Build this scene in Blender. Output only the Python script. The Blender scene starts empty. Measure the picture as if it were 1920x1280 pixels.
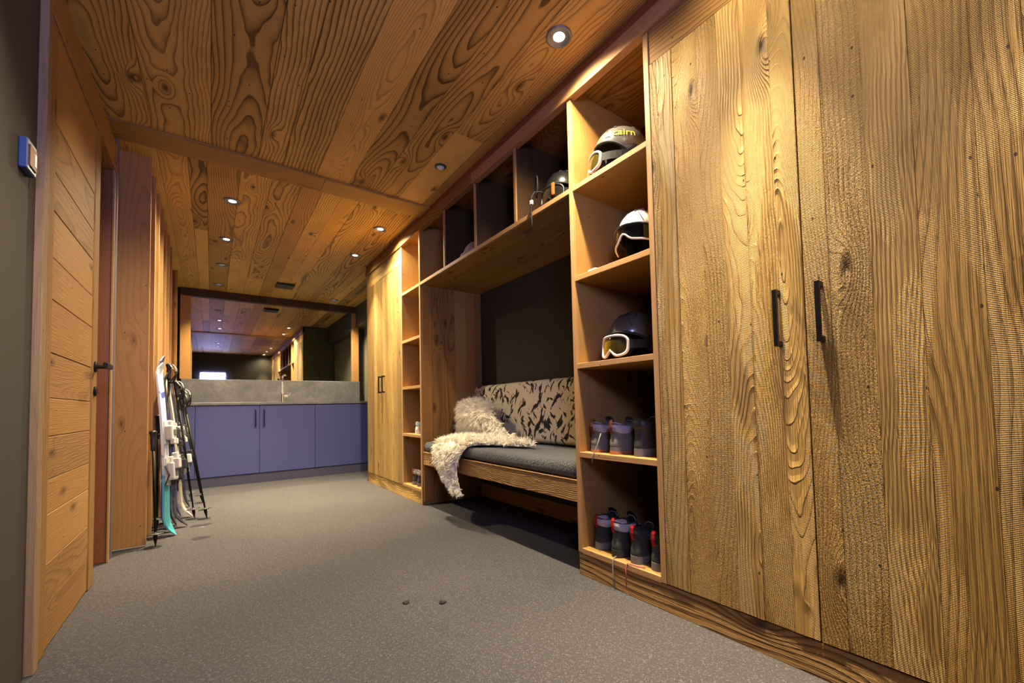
import bpy, bmesh, math, random
from mathutils import Vector, Matrix, noise as mnoise
random.seed(7)
S = bpy.context.scene
C = S.collection
PI = math.pi

# ------------------------------------------------------------------ camera
H = 2.45            # ceiling height
CAMZ = 0.809
yaw, pit, rol = (math.radians(a) for a in (36.69122, 2.366828, -1.274534))
fw = Vector((math.sin(yaw)*math.cos(pit), math.cos(yaw)*math.cos(pit), math.sin(pit)))
rt = Vector((math.cos(yaw), -math.sin(yaw), 0)); up = rt.cross(fw)
R_ = math.cos(rol)*rt + math.sin(rol)*up
U_ = -math.sin(rol)*rt + math.cos(rol)*up
cd = bpy.data.cameras.new('camera'); cam = bpy.data.objects.new('camera', cd); C.objects.link(cam)
M = Matrix((R_, U_, -fw)).transposed().to_4x4(); M.translation = Vector((0, 0, CAMZ))
cam.matrix_world = M
cd.sensor_fit = 'HORIZONTAL'; cd.sensor_width = 36.0
cd.lens = 791.2375/1920*36.0
cd.shift_x = (960-985.6017)/1920
cd.shift_y = (728.035-640)/1920
cd.clip_start = 0.02
S.camera = cam

# ------------------------------------------------------------------ world / exposure
W = bpy.data.worlds.new('world'); S.world = W; W.use_nodes = True
bg = W.node_tree.nodes['Background']; bg.inputs[0].default_value = (0.55, 0.65, 1.0, 1); bg.inputs[1].default_value = 0.05
S.view_settings.view_transform = 'Standard'; S.view_settings.look = 'None'
S.view_settings.gamma = 1.0; S.view_settings.use_curve_mapping = False
S.view_settings.exposure = 0.42
S.cycles.max_bounces = 5; S.cycles.diffuse_bounces = 4; S.cycles.glossy_bounces = 2; S.cycles.transmission_bounces = 1; S.cycles.caustics_reflective = False
LAMP_W = 320.0      # watts of one ceiling downlight
WARM = (1.0, 0.83, 0.54)
WIN_E = 40.0        # emission of the daylight pane behind the camera
WIN_C = (0.42, 0.44, 1.0)

# ------------------------------------------------------------------ node helpers
class NT:
    def __init__(s, name):
        s.m = bpy.data.materials.new(name); s.m.use_nodes = True
        s.t = s.m.node_tree; s.n = s.t.nodes; s.b = s.n['Principled BSDF']
    def put(s, sock, v):
        if v is None: return
        if hasattr(v, 'is_linked'): s.t.links.new(v, sock)
        else:
            if sock.type == 'RGBA' and len(v) == 3: v = (*v, 1)
            sock.default_value = v
    def ma(s, op, a, b=None, c=None, clamp=False):
        n = s.n.new('ShaderNodeMath'); n.operation = op; n.use_clamp = clamp
        for i, v in enumerate((a, b, c)):
            if v is not None: s.put(n.inputs[i], v)
        return n.outputs[0]
    def xyz(s, x=0, y=0, z=0):
        n = s.n.new('ShaderNodeCombineXYZ')
        for i, v in enumerate((x, y, z)): s.put(n.inputs[i], v)
        return n.outputs[0]
    def noise(s, vec, scale=1, detail=2, rough=.5, dist=0, col=False):
        n = s.n.new('ShaderNodeTexNoise'); s.put(n.inputs['Vector'], vec)
        n.inputs['Scale'].default_value = scale; n.inputs['Detail'].default_value = detail
        n.inputs['Roughness'].default_value = rough; n.inputs['Distortion'].default_value = dist
        return n.outputs['Color' if col else 'Fac']
    def noise2(s, x, y, detail=1, rough=.5):
        n = s.n.new('ShaderNodeTexNoise'); n.noise_dimensions = '2D'; s.put(n.inputs['Vector'], s.xyz(x, y, 0))
        n.inputs['Scale'].default_value = 1; n.inputs['Detail'].default_value = detail; n.inputs['Roughness'].default_value = rough
        return n.outputs['Fac']
    def ramp(s, f, pts, interp='LINEAR'):
        n = s.n.new('ShaderNodeValToRGB'); s.put(n.inputs[0], f); cr = n.color_ramp; cr.interpolation = interp
        while len(cr.elements) < len(pts): cr.elements.new(0.5)
        for e, (p, c) in zip(cr.elements, pts):
            e.position = p; e.color = (c, c, c, 1) if not isinstance(c, tuple) else (*c, 1)
        return n.outputs[0]
    def mix(s, f, a, b, mode='MIX'):
        n = s.n.new('ShaderNodeMix'); n.data_type = 'RGBA'; n.blend_type = mode
        s.put(n.inputs['Factor'], f); s.put(n.inputs[6], a); s.put(n.inputs[7], b)
        return n.outputs[2]
    def sstep(s, v, a, b):
        n = s.n.new('ShaderNodeMapRange'); n.interpolation_type = 'SMOOTHSTEP'
        s.put(n.inputs['Value'], v); n.inputs['From Min'].default_value = a; n.inputs['From Max'].default_value = b
        return n.outputs[0]
    def bump(s, h, strength=.5, dist=.003):
        n = s.n.new('ShaderNodeBump'); n.inputs['Strength'].default_value = strength
        n.inputs['Distance'].default_value = dist; s.put(n.inputs['Height'], h)
        s.t.links.new(n.outputs[0], s.b.inputs['Normal'])

def wood(name, light, dark, heart, freq=95, contrast=.8, fiber=.5, saw=0.0, pit=0.0, bmp=.5, bdist=.004,
         var=.35, tint=(.8, .5, .3), tint_amt=.35, knots=.5, rough=.62, heart_amt=.6, hmax=.11, stain=.35, spread=.34, sfreq=1500, cvar=1.0, relief=False):
    """old softwood: growth rings round a wandering heart, knots the rings flow around, fibres, saw marks.
    Works on the 'grain' UV map: u metres along the board, v metres across it."""
    k = NT(name)
    uv = k.n.new('ShaderNodeUVMap'); uv.uv_map = 'grain'
    sp = k.n.new('ShaderNodeSeparateXYZ'); k.put(sp.inputs[0], uv.outputs[0])
    u, v = sp.outputs[0], sp.outputs[1]
    rnd = k.n.new('ShaderNodeObjectInfo').outputs['Random']
    r1 = k.ma('FRACT', k.ma('MULTIPLY', rnd, 17.31)); r2 = k.ma('FRACT', k.ma('MULTIPLY', rnd, 53.77))
    r3 = k.ma('FRACT', k.ma('MULTIPLY', rnd, 91.13))
    U = k.ma('MULTIPLY_ADD', rnd, 61.0, u)
    x0 = k.ma('MULTIPLY_ADD', r1, spread, -spread/2)
    V = k.ma('SUBTRACT', v, x0)
    w1 = k.noise2(k.ma('MULTIPLY', U, 1.3), k.ma('MULTIPLY', V, 2.5), 1)
    w2 = k.noise2(k.ma('MULTIPLY', U, 6.5), k.ma('MULTIPLY', V, 16), 1)
    x = k.ma('ADD', V, k.ma('MULTIPLY_ADD', w1, .08, -.04))
    x = k.ma('ADD', x, k.ma('MULTIPLY_ADD', w2, .006, -.003))
    hn = k.noise2(k.ma('MULTIPLY', U, .9), k.ma('MULTIPLY', r2, 20), .5)
    hh = k.ma('MULTIPLY', k.sstep(hn, .22, .78), hmax)
    hh = k.ma('ADD', hh, k.ma('MULTIPLY', w2, .012))
    # knots
    vo = k.n.new('ShaderNodeTexVoronoi'); vo.voronoi_dimensions = '2D'
    k.put(vo.inputs['Vector'], k.xyz(k.ma('MULTIPLY', U, 1.9), k.ma('MULTIPLY_ADD', r3, 11, k.ma('MULTIPLY', V, 5.2)), 0))
    vo.inputs['Scale'].default_value = 1.0
    sc = k.n.new('ShaderNodeSeparateColor'); k.put(sc.inputs[0], vo.outputs['Color'])
    on = k.ma('LESS_THAN', sc.outputs[0], knots)
    kd = k.ma('ADD', vo.outputs['Distance'], k.ma('MULTIPLY_ADD', w2, .05, -.025))
    kd2 = k.ma('MULTIPLY', k.ma('MULTIPLY', kd, kd), -26)
    kf = k.ma('MULTIPLY', k.ma('EXPONENT', kd2), on)
    rr = k.ma('SQRT', k.ma('ADD', k.ma('MULTIPLY', x, x), k.ma('MULTIPLY', hh, hh)))
    rr = k.ma('ADD', rr, k.ma('MULTIPLY', kf, .05))
    ring = k.ma('FRACT', k.ma('MULTIPLY', rr, k.ma('MULTIPLY_ADD', k.ma('MULTIPLY', r2, r2), freq*1.5, freq*.62)))
    ring = k.ramp(ring, [(0, .0), (.50, .08), (.76, .55), (.89, 1.0), (.95, .9), (1.0, 0.0)])
    fib = k.noise2(k.ma('MULTIPLY', U, 4), k.ma('MULTIPLY', V, 330), 1, .6)
    fin = k.noise2(k.ma('MULTIPLY', U, 22), k.ma('MULTIPLY', V, 900), 0)
    st = k.noise2(k.ma('MULTIPLY', U, 2.2), k.ma('MULTIPLY', V, 7), 2, .6)
    core = k.ma('MULTIPLY', k.ma('SUBTRACT', 1, k.sstep(kd, .055, .12)), on)
    d = k.ma('MULTIPLY', ring, k.ma('MULTIPLY_ADD', k.ma('SUBTRACT', 1, r2), contrast*.8*cvar, contrast*(1-.62*cvar)))
    d = k.ma('ADD', d, k.ma('MULTIPLY_ADD', fib, fiber, -fiber/2))
    d = k.ma('ADD', d, k.ma('MULTIPLY_ADD', st, stain, -stain/2))
    krg = k.ma('MULTIPLY', k.ma('FRACT', k.ma('MULTIPLY', kd, 55)), .7)
    d = k.ma('ADD', d, k.ma('MULTIPLY', core, krg))
    vh = k.n.new('ShaderNodeTexVoronoi'); vh.voronoi_dimensions = '2D'; vh.inputs['Scale'].default_value = 1.0
    k.put(vh.inputs['Vector'], k.xyz(k.ma('MULTIPLY', U, 7), k.ma('MULTIPLY', V, 12), 0))
    hs = k.n.new('ShaderNodeSeparateColor'); k.put(hs.inputs[0], vh.outputs['Color'])
    hole = k.ma('MULTIPLY', k.ma('LESS_THAN', vh.outputs['Distance'], .035), k.ma('LESS_THAN', hs.outputs[1], .16))
    d = k.ma('ADD', d, hole, clamp=True)
    col = k.mix(d, light, dark)
    hm = k.ma('SUBTRACT', 1, k.sstep(k.ma('MULTIPLY_ADD', st, .02, rr), .022, .05))
    hm = k.ma('MULTIPLY', hm, heart_amt)
    hm = k.ma('MULTIPLY', hm, k.sstep(r3, .25, .6))
    col = k.mix(hm, col, heart)
    eye = k.ma('MULTIPLY', k.ma('SUBTRACT', 1, k.sstep(kd, .012, .05)), on)
    col = k.mix(k.ma('MULTIPLY', core, .35), col, tuple(c*.6 for c in dark))
    col = k.mix(k.ma('ADD', k.ma('MULTIPLY', eye, .7), k.ma('MULTIPLY', hole, .9), clamp=True), col, tuple(c*.22 for c in dark))
    col = k.mix(k.ma('MULTIPLY', r1, tint_amt), col, k.mix(1.0, col, tint, 'MULTIPLY'))
    br = k.ma('MULTIPLY_ADD', r2, var, 1-var*.6)
    br = k.ma('ADD', br, k.ma('MULTIPLY_ADD', fin, .24, -.12))
    br = k.ma('ADD', br, k.ma('MULTIPLY_ADD', fib, fiber*.45, -fiber*.225))
    col = k.mix(1.0, col, k.xyz(br, br, br), 'MULTIPLY')
    h = k.ma('MULTIPLY_ADD', ring, .8, k.ma('MULTIPLY', fib, .55))
    h = k.ma('ADD', h, k.ma('MULTIPLY', core, k.ma('MULTIPLY', krg, 1.2)))
    h = k.ma('SUBTRACT', h, k.ma('MULTIPLY', k.ma('ADD', hole, eye), 1.4))
    if saw:
        sm = k.noise2(k.ma('MULTIPLY', U, 2.0), k.ma('MULTIPLY_ADD', V, 9, 3.7), 1)
        sw = k.ma('SINE', k.ma('MULTIPLY_ADD', U, sfreq, k.ma('MULTIPLY', w1, 30)))
        swm = k.ma('MULTIPLY', k.ma('MULTIPLY', sw, k.sstep(sm, .42, .62)), saw)
        h = k.ma('ADD', h, swm)
    if pit:
        pn = k.noise2(k.ma('MULTIPLY', U, 150), k.ma('MULTIPLY', V, 330), 1, .6)
        pm = k.ma('MULTIPLY', k.sstep(r3, .5, .8), pit)
        h = k.ma('ADD', h, k.ma('MULTIPLY', k.sstep(pn, .35, .55), pm))
    k.put(k.b.inputs['Base Color'], col)
    k.b.inputs['Roughness'].default_value = rough
    k.b.inputs['Specular IOR Level'].default_value = .3
    k.bump(h if relief else fib, bmp, bdist)
    return k.m

def plain(name, col, rough=.5, metal=0.0, nz=0.0, nscale=60, bmp=0.0, spec=.5, coat=0.0, sheen=0.0, trans=0.0):
    k = NT(name)
    k.b.inputs['Roughness'].default_value = rough; k.b.inputs['Metallic'].default_value = metal
    k.b.inputs['Specular IOR Level'].default_value = spec
    if coat: k.b.inputs['Coat Weight'].default_value = coat
    if sheen: k.b.inputs['Sheen Weight'].default_value = sheen
    tc = k.n.new('ShaderNodeTexCoord').outputs['Object']
    n = k.noise(tc, nscale, 2, .6)
    f = k.ma('MULTIPLY_ADD', n, nz*2, 1-nz)
    k.put(k.b.inputs['Base Color'], k.mix(1.0, (*col, 1), k.xyz(f, f, f), 'MULTIPLY'))
    if bmp: k.bump(n, bmp, .002)
    return k.m

MAT = {}
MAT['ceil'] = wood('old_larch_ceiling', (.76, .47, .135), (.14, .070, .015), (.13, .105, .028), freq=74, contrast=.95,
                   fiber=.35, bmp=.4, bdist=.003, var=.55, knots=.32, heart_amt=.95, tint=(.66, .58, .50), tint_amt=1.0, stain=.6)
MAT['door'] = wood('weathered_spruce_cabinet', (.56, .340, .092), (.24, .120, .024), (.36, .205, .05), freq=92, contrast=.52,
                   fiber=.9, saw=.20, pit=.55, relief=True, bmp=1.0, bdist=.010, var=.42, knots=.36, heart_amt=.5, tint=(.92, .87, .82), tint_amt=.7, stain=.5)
MAT['panel'] = wood('brown_spruce_panel', (.40, .215, .058), (.15, .066, .016), (.19, .09, .026), freq=85, contrast=.85, cvar=.5,
                    fiber=.6, bmp=.6, var=.5, knots=.46, tint=(.85, .68, .5), tint_amt=.7, stain=.8)
MAT['plinth'] = wood('ridged_spruce_plinth', (.42, .235, .075), (.14, .065, .018), (.2, .1, .03), freq=70, contrast=.95, cvar=.15,
                     relief=True, fiber=.6, bmp=.9, bdist=.008, var=.2, knots=.4, hmax=.06, spread=.2)
MAT['casing'] = wood('window_lit_casing', (.30, .20, .115), (.17, .105, .055), (.2, .13, .07), freq=60, contrast=.4, fiber=.5, bmp=.2, var=.1, knots=.1)  # wood greyed so its colour carries the cool window light on the casing
MAT['edge'] = wood('pale_larch_edging', (.45, .255, .105), (.33, .17, .06), (.4, .22, .085), freq=70, contrast=.4,
                   fiber=.4, bmp=.15, var=.15, knots=.05, heart_amt=.1, tint_amt=.2)
MAT['cell'] = wood('larch_shelf_board', (.41, .240, .066), (.19, .09, .022), (.24, .115, .034), freq=80, contrast=.6,
                   fiber=.5, bmp=.3, var=.2, knots=.25, tint_amt=.25, hmax=.05)
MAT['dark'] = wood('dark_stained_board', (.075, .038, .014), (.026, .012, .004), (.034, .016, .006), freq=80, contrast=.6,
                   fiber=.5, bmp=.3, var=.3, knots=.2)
MAT['ldoor'] = wood('orange_larch_door', (.38, .20, .062), (.16, .072, .020), (.21, .10, .028), freq=85, contrast=.6,
                    fiber=.55, bmp=.45, var=.35, knots=.3, tint=(.8, .7, .62), tint_amt=.6)
MAT['fin'] = wood('smooth_larch_panel', (.50, .265, .080), (.36, .17, .043), (.42, .20, .055), freq=60, contrast=.5,
                  fiber=.35, bmp=.12, var=.15, knots=.18, heart_amt=.2, tint_amt=.2, rough=.5)
MAT['jamb'] = wood('red_stained_jamb', (.26, .09, .032), (.13, .038, .014), (.16, .05, .02), freq=60, contrast=.5,
                   fiber=.3, bmp=.15, var=.1, knots=.1, rough=.45)
MAT['greyend'] = wood('grey_aged_end_panel', (.105, .10, .062), (.045, .042, .024), (.07, .065, .04), freq=50, contrast=.35,
                      fiber=.4, bmp=.3, var=.2, knots=.3, stain=.9, tint_amt=.1)
MAT['wall'] = plain('olive_brown_paint', (.042, .034, .023), .75, nz=.06, nscale=40, bmp=.05)
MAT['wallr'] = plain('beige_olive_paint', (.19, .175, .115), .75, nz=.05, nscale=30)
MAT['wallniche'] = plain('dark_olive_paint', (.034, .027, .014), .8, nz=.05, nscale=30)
MAT['slab'] = plain('bare_plaster', (.05, .04, .03), .9)
MAT['black'] = plain('black_metal', (.012, .011, .010), .42, .6, spec=.4)
MAT['blackp'] = plain('black_plastic', (.010, .010, .011), .38, nz=.05)
MAT['blue'] = plain('slate_blue_window_tint', (.070, .076, .225), .42, nz=.02)  # slate blue lacquer, made bluer in place of the window's blue light
MAT['kick'] = plain('dark_toe_kick', (.06, .056, .10), .5)
MAT['chrome'] = plain('chrome', (.85, .85, .88), .12, 1.0)
MAT['steel'] = plain('brushed_grey_metal', (.20, .20, .21), .5, .6)
MAT['charcoal'] = plain('charcoal_plastic', (.035, .034, .033), .5)
MAT['white'] = plain('white_plastic', (.74, .72, .70), .4)
MAT['navy'] = plain('window_lit_plastic', (.02, .05, .20), .35)  # blue of the window light on the switch box, put into its colour

def concrete():
    k = NT('grey_stone_slab'); tc = k.n.new('ShaderNodeTexCoord').outputs['Object']
    a = k.noise(tc, 3.2, 6, .65, .6); b = k.noise(tc, 45, 4, .6); c = k.noise(tc, 9, 5, .7, 1.2)
    f = k.ma('ADD', k.ma('MULTIPLY', a, .5), k.ma('ADD', k.ma('MULTIPLY', c, .4), k.ma('MULTIPLY', b, .15)))
    k.put(k.b.inputs['Base Color'], k.ramp(f, [(.36, (.10, .097, .096)), (.52, (.155, .15, .148)), (.70, (.26, .25, .24))]))
    k.b.inputs['Roughness'].default_value = .5; k.bump(b, .1, .001); return k.m
MAT['stone'] = concrete()

def carpet():
    k = NT('grey_woven_floor'); tc = k.n.new('ShaderNodeTexCoord').outputs['Object']
    mp = k.n.new('ShaderNodeMapping'); mp.inputs['Rotation'].default_value = (0, 0, .5); k.put(mp.inputs['Vector'], tc)
    s1 = k.n.new('ShaderNodeSeparateXYZ'); k.put(s1.inputs[0], mp.outputs[0])
    def fl(a, b, z): return k.noise(k.xyz(k.ma('MULTIPLY', s1.outputs[0], a), k.ma('MULTIPLY', s1.outputs[1], b), z), 1, 1, .7)
    f1 = k.sstep(fl(62, 400, 0), .58, .74); f2 = k.sstep(fl(400, 62, 5), .58, .74)
    g = k.noise(tc, 380, 1, .6); lo = k.noise(tc, 1.7, 2, .6); md = k.noise(tc, 9, 2, .65)
    f = k.ma('MAXIMUM', f1, f2)
    base = k.mix(lo, (.038, .035, .037), (.058, .053, .055))
    base = k.mix(k.ma('MULTIPLY', k.sstep(md, .62, .75), .25), base, (.032, .030, .029))
    col = k.mix(k.ma('MULTIPLY', f, .55), base, (.25, .24, .235))
    gg = k.ma('MULTIPLY_ADD', g, .7, .65)
    k.put(k.b.inputs['Base Color'], k.mix(1.0, col, k.xyz(gg, gg, gg), 'MULTIPLY'))
    k.b.inputs['Roughness'].default_value = .8; k.b.inputs['Specular IOR Level'].default_value = .25
    k.bump(k.ma('ADD', f, g), .4, .0015); return k.m
MAT['floor'] = carpet()

def emis(name, col, e):
    m = bpy.data.materials.new(name); m.use_nodes = True; t = m.node_tree; t.nodes.clear()
    o = t.nodes.new('ShaderNodeOutputMaterial'); em = t.nodes.new('ShaderNodeEmission')
    em.inputs[0].default_value = (*col, 1); em.inputs[1].default_value = e
    t.links.new(em.outputs[0], o.inputs[0]); return m
MAT['bulb'] = emis('lit_lamp_lens', (1.0, .86, .66), 30)
MAT['bulbdim'] = emis('lit_lamp_lens_far', (1.0, .9, .8), 6)
MAT['bulboff'] = emis('deep_recessed_lens', (1.0, .9, .8), .12)
MAT['pane'] = emis('daylight_window_pane', WIN_C, WIN_E)

def mirror():
    k = NT('mirror_glass'); k.b.inputs['Metallic'].default_value = 1; k.b.inputs['Roughness'].default_value = .02
    k.b.inputs['Base Color'].default_value = (.72, .74, .72, 1); return k.m
MAT['mirror'] = mirror()

def fabric_pattern():
    k = NT('cream_fabric_brush_strokes')
    uv = k.n.new('ShaderNodeUVMap'); uv.uv_map = 'grain'
    wn = k.noise(uv.outputs[0], 9, 2, .5, col=True)
    def layer(ang, sx, sy, seed, th):
        mp = k.n.new('ShaderNodeMapping'); mp.inputs['Rotation'].default_value = (0, 0, ang)
        mp.inputs['Location'].default_value = (seed, seed*.7, 0)
        va = k.n.new('ShaderNodeVectorMath'); va.operation = 'MULTIPLY_ADD'
        k.put(va.inputs[0], wn); va.inputs[1].default_value = (.05, .05, 0); k.put(va.inputs[2], uv.outputs[0])
        k.put(mp.inputs['Vector'], va.outputs[0])
        sp = k.n.new('ShaderNodeSeparateXYZ'); k.put(sp.inputs[0], mp.outputs[0])
        n = k.noise(k.xyz(k.ma('MULTIPLY', sp.outputs[0], sx), k.ma('MULTIPLY', sp.outputs[1], sy), seed), 1, 3, .55)
        big = k.noise(k.xyz(k.ma('MULTIPLY', sp.outputs[0], 8), k.ma('MULTIPLY', sp.outputs[1], 8), seed+3), 1, 1)
        return k.sstep(k.ma('ADD', k.ma('MULTIPLY', n, .75), k.ma('MULTIPLY', big, .35)), th, th+.02)
    m = k.ma('MAXIMUM', layer(.9, 9, 28, 1.3, .612), layer(-.75, 10, 30, 6.1, .628))
    m = k.ma('MAXIMUM', m, layer(1.35, 9, 34, 11.7, .636))
    weave = k.noise(uv.outputs[0], 700, 1)
    c = k.mix(m, (.80, .70, .47), (.016, .014, .013))
    k.put(k.b.inputs['Base Color'], c); k.b.inputs['Roughness'].default_value = .85; k.bump(weave, .15, .001); return k.m
MAT['strokes'] = fabric_pattern()

def boucle():
    k = NT('charcoal_wool_fabric'); tc = k.n.new('ShaderNodeTexCoord').outputs['Object']
    a = k.noise(tc, 95, 3, .6, .5); b = k.noise(tc, 12, 3)
    f = k.ma('MULTIPLY_ADD', a, .7, k.ma('MULTIPLY', b, .2))
    k.put(k.b.inputs['Base Color'], k.ramp(f, [(.3, (.005, .006, .006)), (.65, (.030, .031, .029))]))
    k.b.inputs['Roughness'].default_value = .8; k.b.inputs['Sheen Weight'].default_value = .3
    k.bump(a, 1.0, .012); return k.m
MAT['wool'] = boucle()

def fleece():
    k = NT('cream_fleece'); tc = k.n.new('ShaderNodeTexCoord').outputs['Object']
    a = k.noise(tc, 14, 3); k.put(k.b.inputs['Base Color'], k.mix(a, (.92, .85, .66), (.98, .94, .82)))
    k.b.inputs['Roughness'].default_value = .75; k.b.inputs['Sheen Weight'].default_value = .4
    k.b.inputs['Subsurface Weight'].default_value = 0.0
    return k.m
MAT['fleece'] = fleece()

# ------------------------------------------------------------------ mesh helpers
def grain_uv(bm, along='y', cen=None):
    """metre-true UVs: u along the board, v across; called on a finished bmesh"""
    L = bm.loops.layers.uv.get('grain') or bm.loops.layers.uv.new('grain')
    ai = 'xyz'.index(along)
    if cen is None:
        vs = [v.co for v in bm.verts]
        cen = Vector([(min(v[i] for v in vs)+max(v[i] for v in vs))/2 for i in range(3)])
    for f in bm.faces:
        n = [abs(c) for c in f.normal]; ni = n.index(max(n)); oth = [i for i in range(3) if i not in (ni, ai)]
        if ni == ai: a_, b_ = [i for i in range(3) if i != ai]
        else: a_, b_ = ai, oth[0]
        for l in f.loops:
            c = l.vert.co-cen; l[L].uv = (c[a_], c[b_]+(.013 if ni != ai else 0)*ni)

def bxv(bm, x0, x1, y0, y1, z0, z1, bev=0.0, seg=1):
    mt = Matrix.Translation(((x0+x1)/2, (y0+y1)/2, (z0+z1)/2)) @ Matrix.Diagonal((abs(x1-x0), abs(y1-y0), abs(z1-z0), 1))
    r = bmesh.ops.create_cube(bm, size=1, matrix=mt)
    if bev:
        es = list({e for v in r['verts'] for e in v.link_edges})
        bmesh.ops.bevel(bm, geom=es, offset=bev, segments=seg, affect='EDGES', profile=.5)

def obj(name, bm, mat, parent=None, smooth=False, along=None, base=None, kind=None, label=None):
    """link a bmesh as one object; `base` is the world location of the parent (parts are modelled in world space)"""
    bm.normal_update()
    if along: grain_uv(bm, along)
    me = bpy.data.meshes.new(name); bm.to_mesh(me); bm.free()
    o = bpy.data.objects.new(name, me); C.objects.link(o)
    for m_ in (mat if isinstance(mat, (list, tuple)) else [mat]):
        me.materials.append(MAT[m_] if isinstance(m_, str) else m_)
    if smooth:
        for p in me.polygons: p.use_smooth = True
    if parent:
        o.parent = parent
        if parent.get('_base'): o.matrix_parent_inverse = Matrix.Translation(-Vector(parent['_base']))
        if base is not None: o.matrix_parent_inverse = Matrix.Translation(-Vector(base))
    if kind: o['kind'] = kind
    if label: o['label'] = label
    return o

def box(name, x0, x1, y0, y1, z0, z1, mat, parent=None, along='y', bev=.0015, **kw):
    bm = bmesh.new(); bxv(bm, x0, x1, y0, y1, z0, z1, bev)
    return obj(name, bm, mat, parent, along=along, **kw)

def tag(o, label, cat, group=None, kind=None):
    o['label'] = label; o['category'] = cat
    if group: o['group'] = group
    if kind: o['kind'] = kind
    return o

def thing(name, label, cat, loc=(0, 0, 0), rot=(0, 0, 0), group=None, world=False):
    """Empty at the base of a thing. world=True: its parts are modelled in world coordinates."""
    o = bpy.data.objects.new(name, None); C.objects.link(o); o.location = loc; o.rotation_euler = rot
    o.empty_display_size = .05
    tag(o, label, cat, group)
    BASES[o.name] = Vector(loc) if world else None
    return o
BASES = {}
def part(name, bm, mat, th, **kw):
    b = BASES.get(th.name)
    return obj(name, bm, mat, th, base=b, **kw)
def pbox(name, th, x0, x1, y0, y1, z0, z1, mat, along='y', bev=.0015, **kw):
    bm = bmesh.new(); bxv(bm, x0, x1, y0, y1, z0, z1, bev)
    return part(name, bm, mat, th, along=along, **kw)
def sub(name, bm, mat, par, **kw):
    """a piece of a part: the part is a mesh modelled in world space, so no offset is needed"""
    return obj(name, bm, mat, par, **kw)
def sbox(name, par, x0, x1, y0, y1, z0, z1, mat, along='y', bev=.0015, **kw):
    bm = bmesh.new(); bxv(bm, x0, x1, y0, y1, z0, z1, bev)
    return obj(name, bm, mat, par, along=along, **kw)
def struct(name, bm, mat, label=None, along=None, cat=None):
    o = obj(name, bm, mat, along=along); o['kind'] = 'structure'
    if label: o['label'] = label
    if cat: o['category'] = cat
    return o
def sstruct(name, x0, x1, y0, y1, z0, z1, mat, label=None, along='y', cat=None, bev=0.0):
    bm = bmesh.new(); bxv(bm, x0, x1, y0, y1, z0, z1, bev); return struct(name, bm, mat, label, along, cat)

def tube_bm(bm, pts, r, seg=8, cap=True, flat=1.0):
    """swept tube through pts; r a number or one per point; flat squeezes one cross axis"""
    pts = [Vector(p) for p in pts]; n = len(pts)
    rs = r if isinstance(r, (list, tuple)) else [r]*n
    prev = None; rings = []
    for i, p in enumerate(pts):
        t = (pts[min(i+1, n-1)]-pts[max(i-1, 0)]).normalized()
        if prev is None:
            a = Vector((0, 0, 1)) if abs(t.z) < .9 else Vector((1, 0, 0))
            nx = t.cross(a).normalized()
        else: nx = (prev-t*prev.dot(t)).normalized()
        prev = nx; ny = t.cross(nx)
        rings.append([bm.verts.new(p+(nx*math.cos(2*PI*k/seg)+ny*math.sin(2*PI*k/seg)*flat)*rs[i]) for k in range(seg)])
    for a, b in zip(rings, rings[1:]):
        for k in range(seg): bm.faces.new((a[k], a[(k+1) % seg], b[(k+1) % seg], b[k]))
    if cap:
        bm.faces.new(rings[0][::-1]); bm.faces.new(rings[-1])
def loop_tube(bm, pts, r, seg=8, flat=1.0, nrm=None):
    """closed swept ring"""
    pts = [Vector(p) for p in pts]; n = len(pts); rings = []
    for i, p in enumerate(pts):
        t = (pts[(i+1) % n]-pts[i-1]).normalized()
        a = nrm[i] if nrm else Vector((1, 0, 0))
        nx = (a-t*a.dot(t)).normalized(); ny = t.cross(nx)
        rings.append([bm.verts.new(p+(nx*math.cos(2*PI*k/seg)+ny*math.sin(2*PI*k/seg)*flat)*r) for k in range(seg)])
    for i in range(n):
        a, b = rings[i], rings[(i+1) % n]
        for k in range(seg): bm.faces.new((a[k], a[(k+1) % seg], b[(k+1) % seg], b[k]))
def lathe_bm(bm, prof, cen=(0, 0, 0), seg=24, axis='z', close=False):
    rings = []; cen = Vector(cen)
    for r, z in prof:
        ring = []
        for k in range(seg):
            a = 2*PI*k/seg; p = (r*math.cos(a), r*math.sin(a), z)
            if axis == 'x': p = (z, p[0], p[1])
            if axis == 'y': p = (p[0], z, p[1])
            ring.append(bm.verts.new(cen+Vector(p)))
        rings.append(ring)
    for a, b in zip(rings, rings[1:]):
        for k in range(seg): bm.faces.new((a[k], a[(k+1) % seg], b[(k+1) % seg], b[k]))
    for ring, fl in ((rings[0], True), (rings[-1], False)):
        if len(ring) > 2: bm.faces.new(ring[::-1] if fl else ring)
def grid_bm(bm, f, nu, nv, closed_u=False):
    vs = [[bm.verts.new(f(i/(nu-(0 if closed_u else 1)), j/(nv-1))) for j in range(nv)] for i in range(nu)]
    for i in range(nu if closed_u else nu-1):
        a, b = vs[i], vs[(i+1) % nu]
        for j in range(nv-1): bm.faces.new((a[j], b[j], b[j+1], a[j+1]))
    return vs
def fixn(bm): bmesh.ops.recalc_face_normals(bm, faces=bm.faces)

# ================================================================== ROOM SHELL
XL, XR, XB = -.455, 1.419, 2.011        # left wall, cabinet fronts, wall behind the cabinets
YN, YW = -.36, 7.03                      # wall behind the camera, far wall
sstruct('floor', -.75, 2.2, YN-.1, YW+.1, -.06, 0, 'floor', 'grey woven floor covering with pale flecks', cat='floor')

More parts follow.
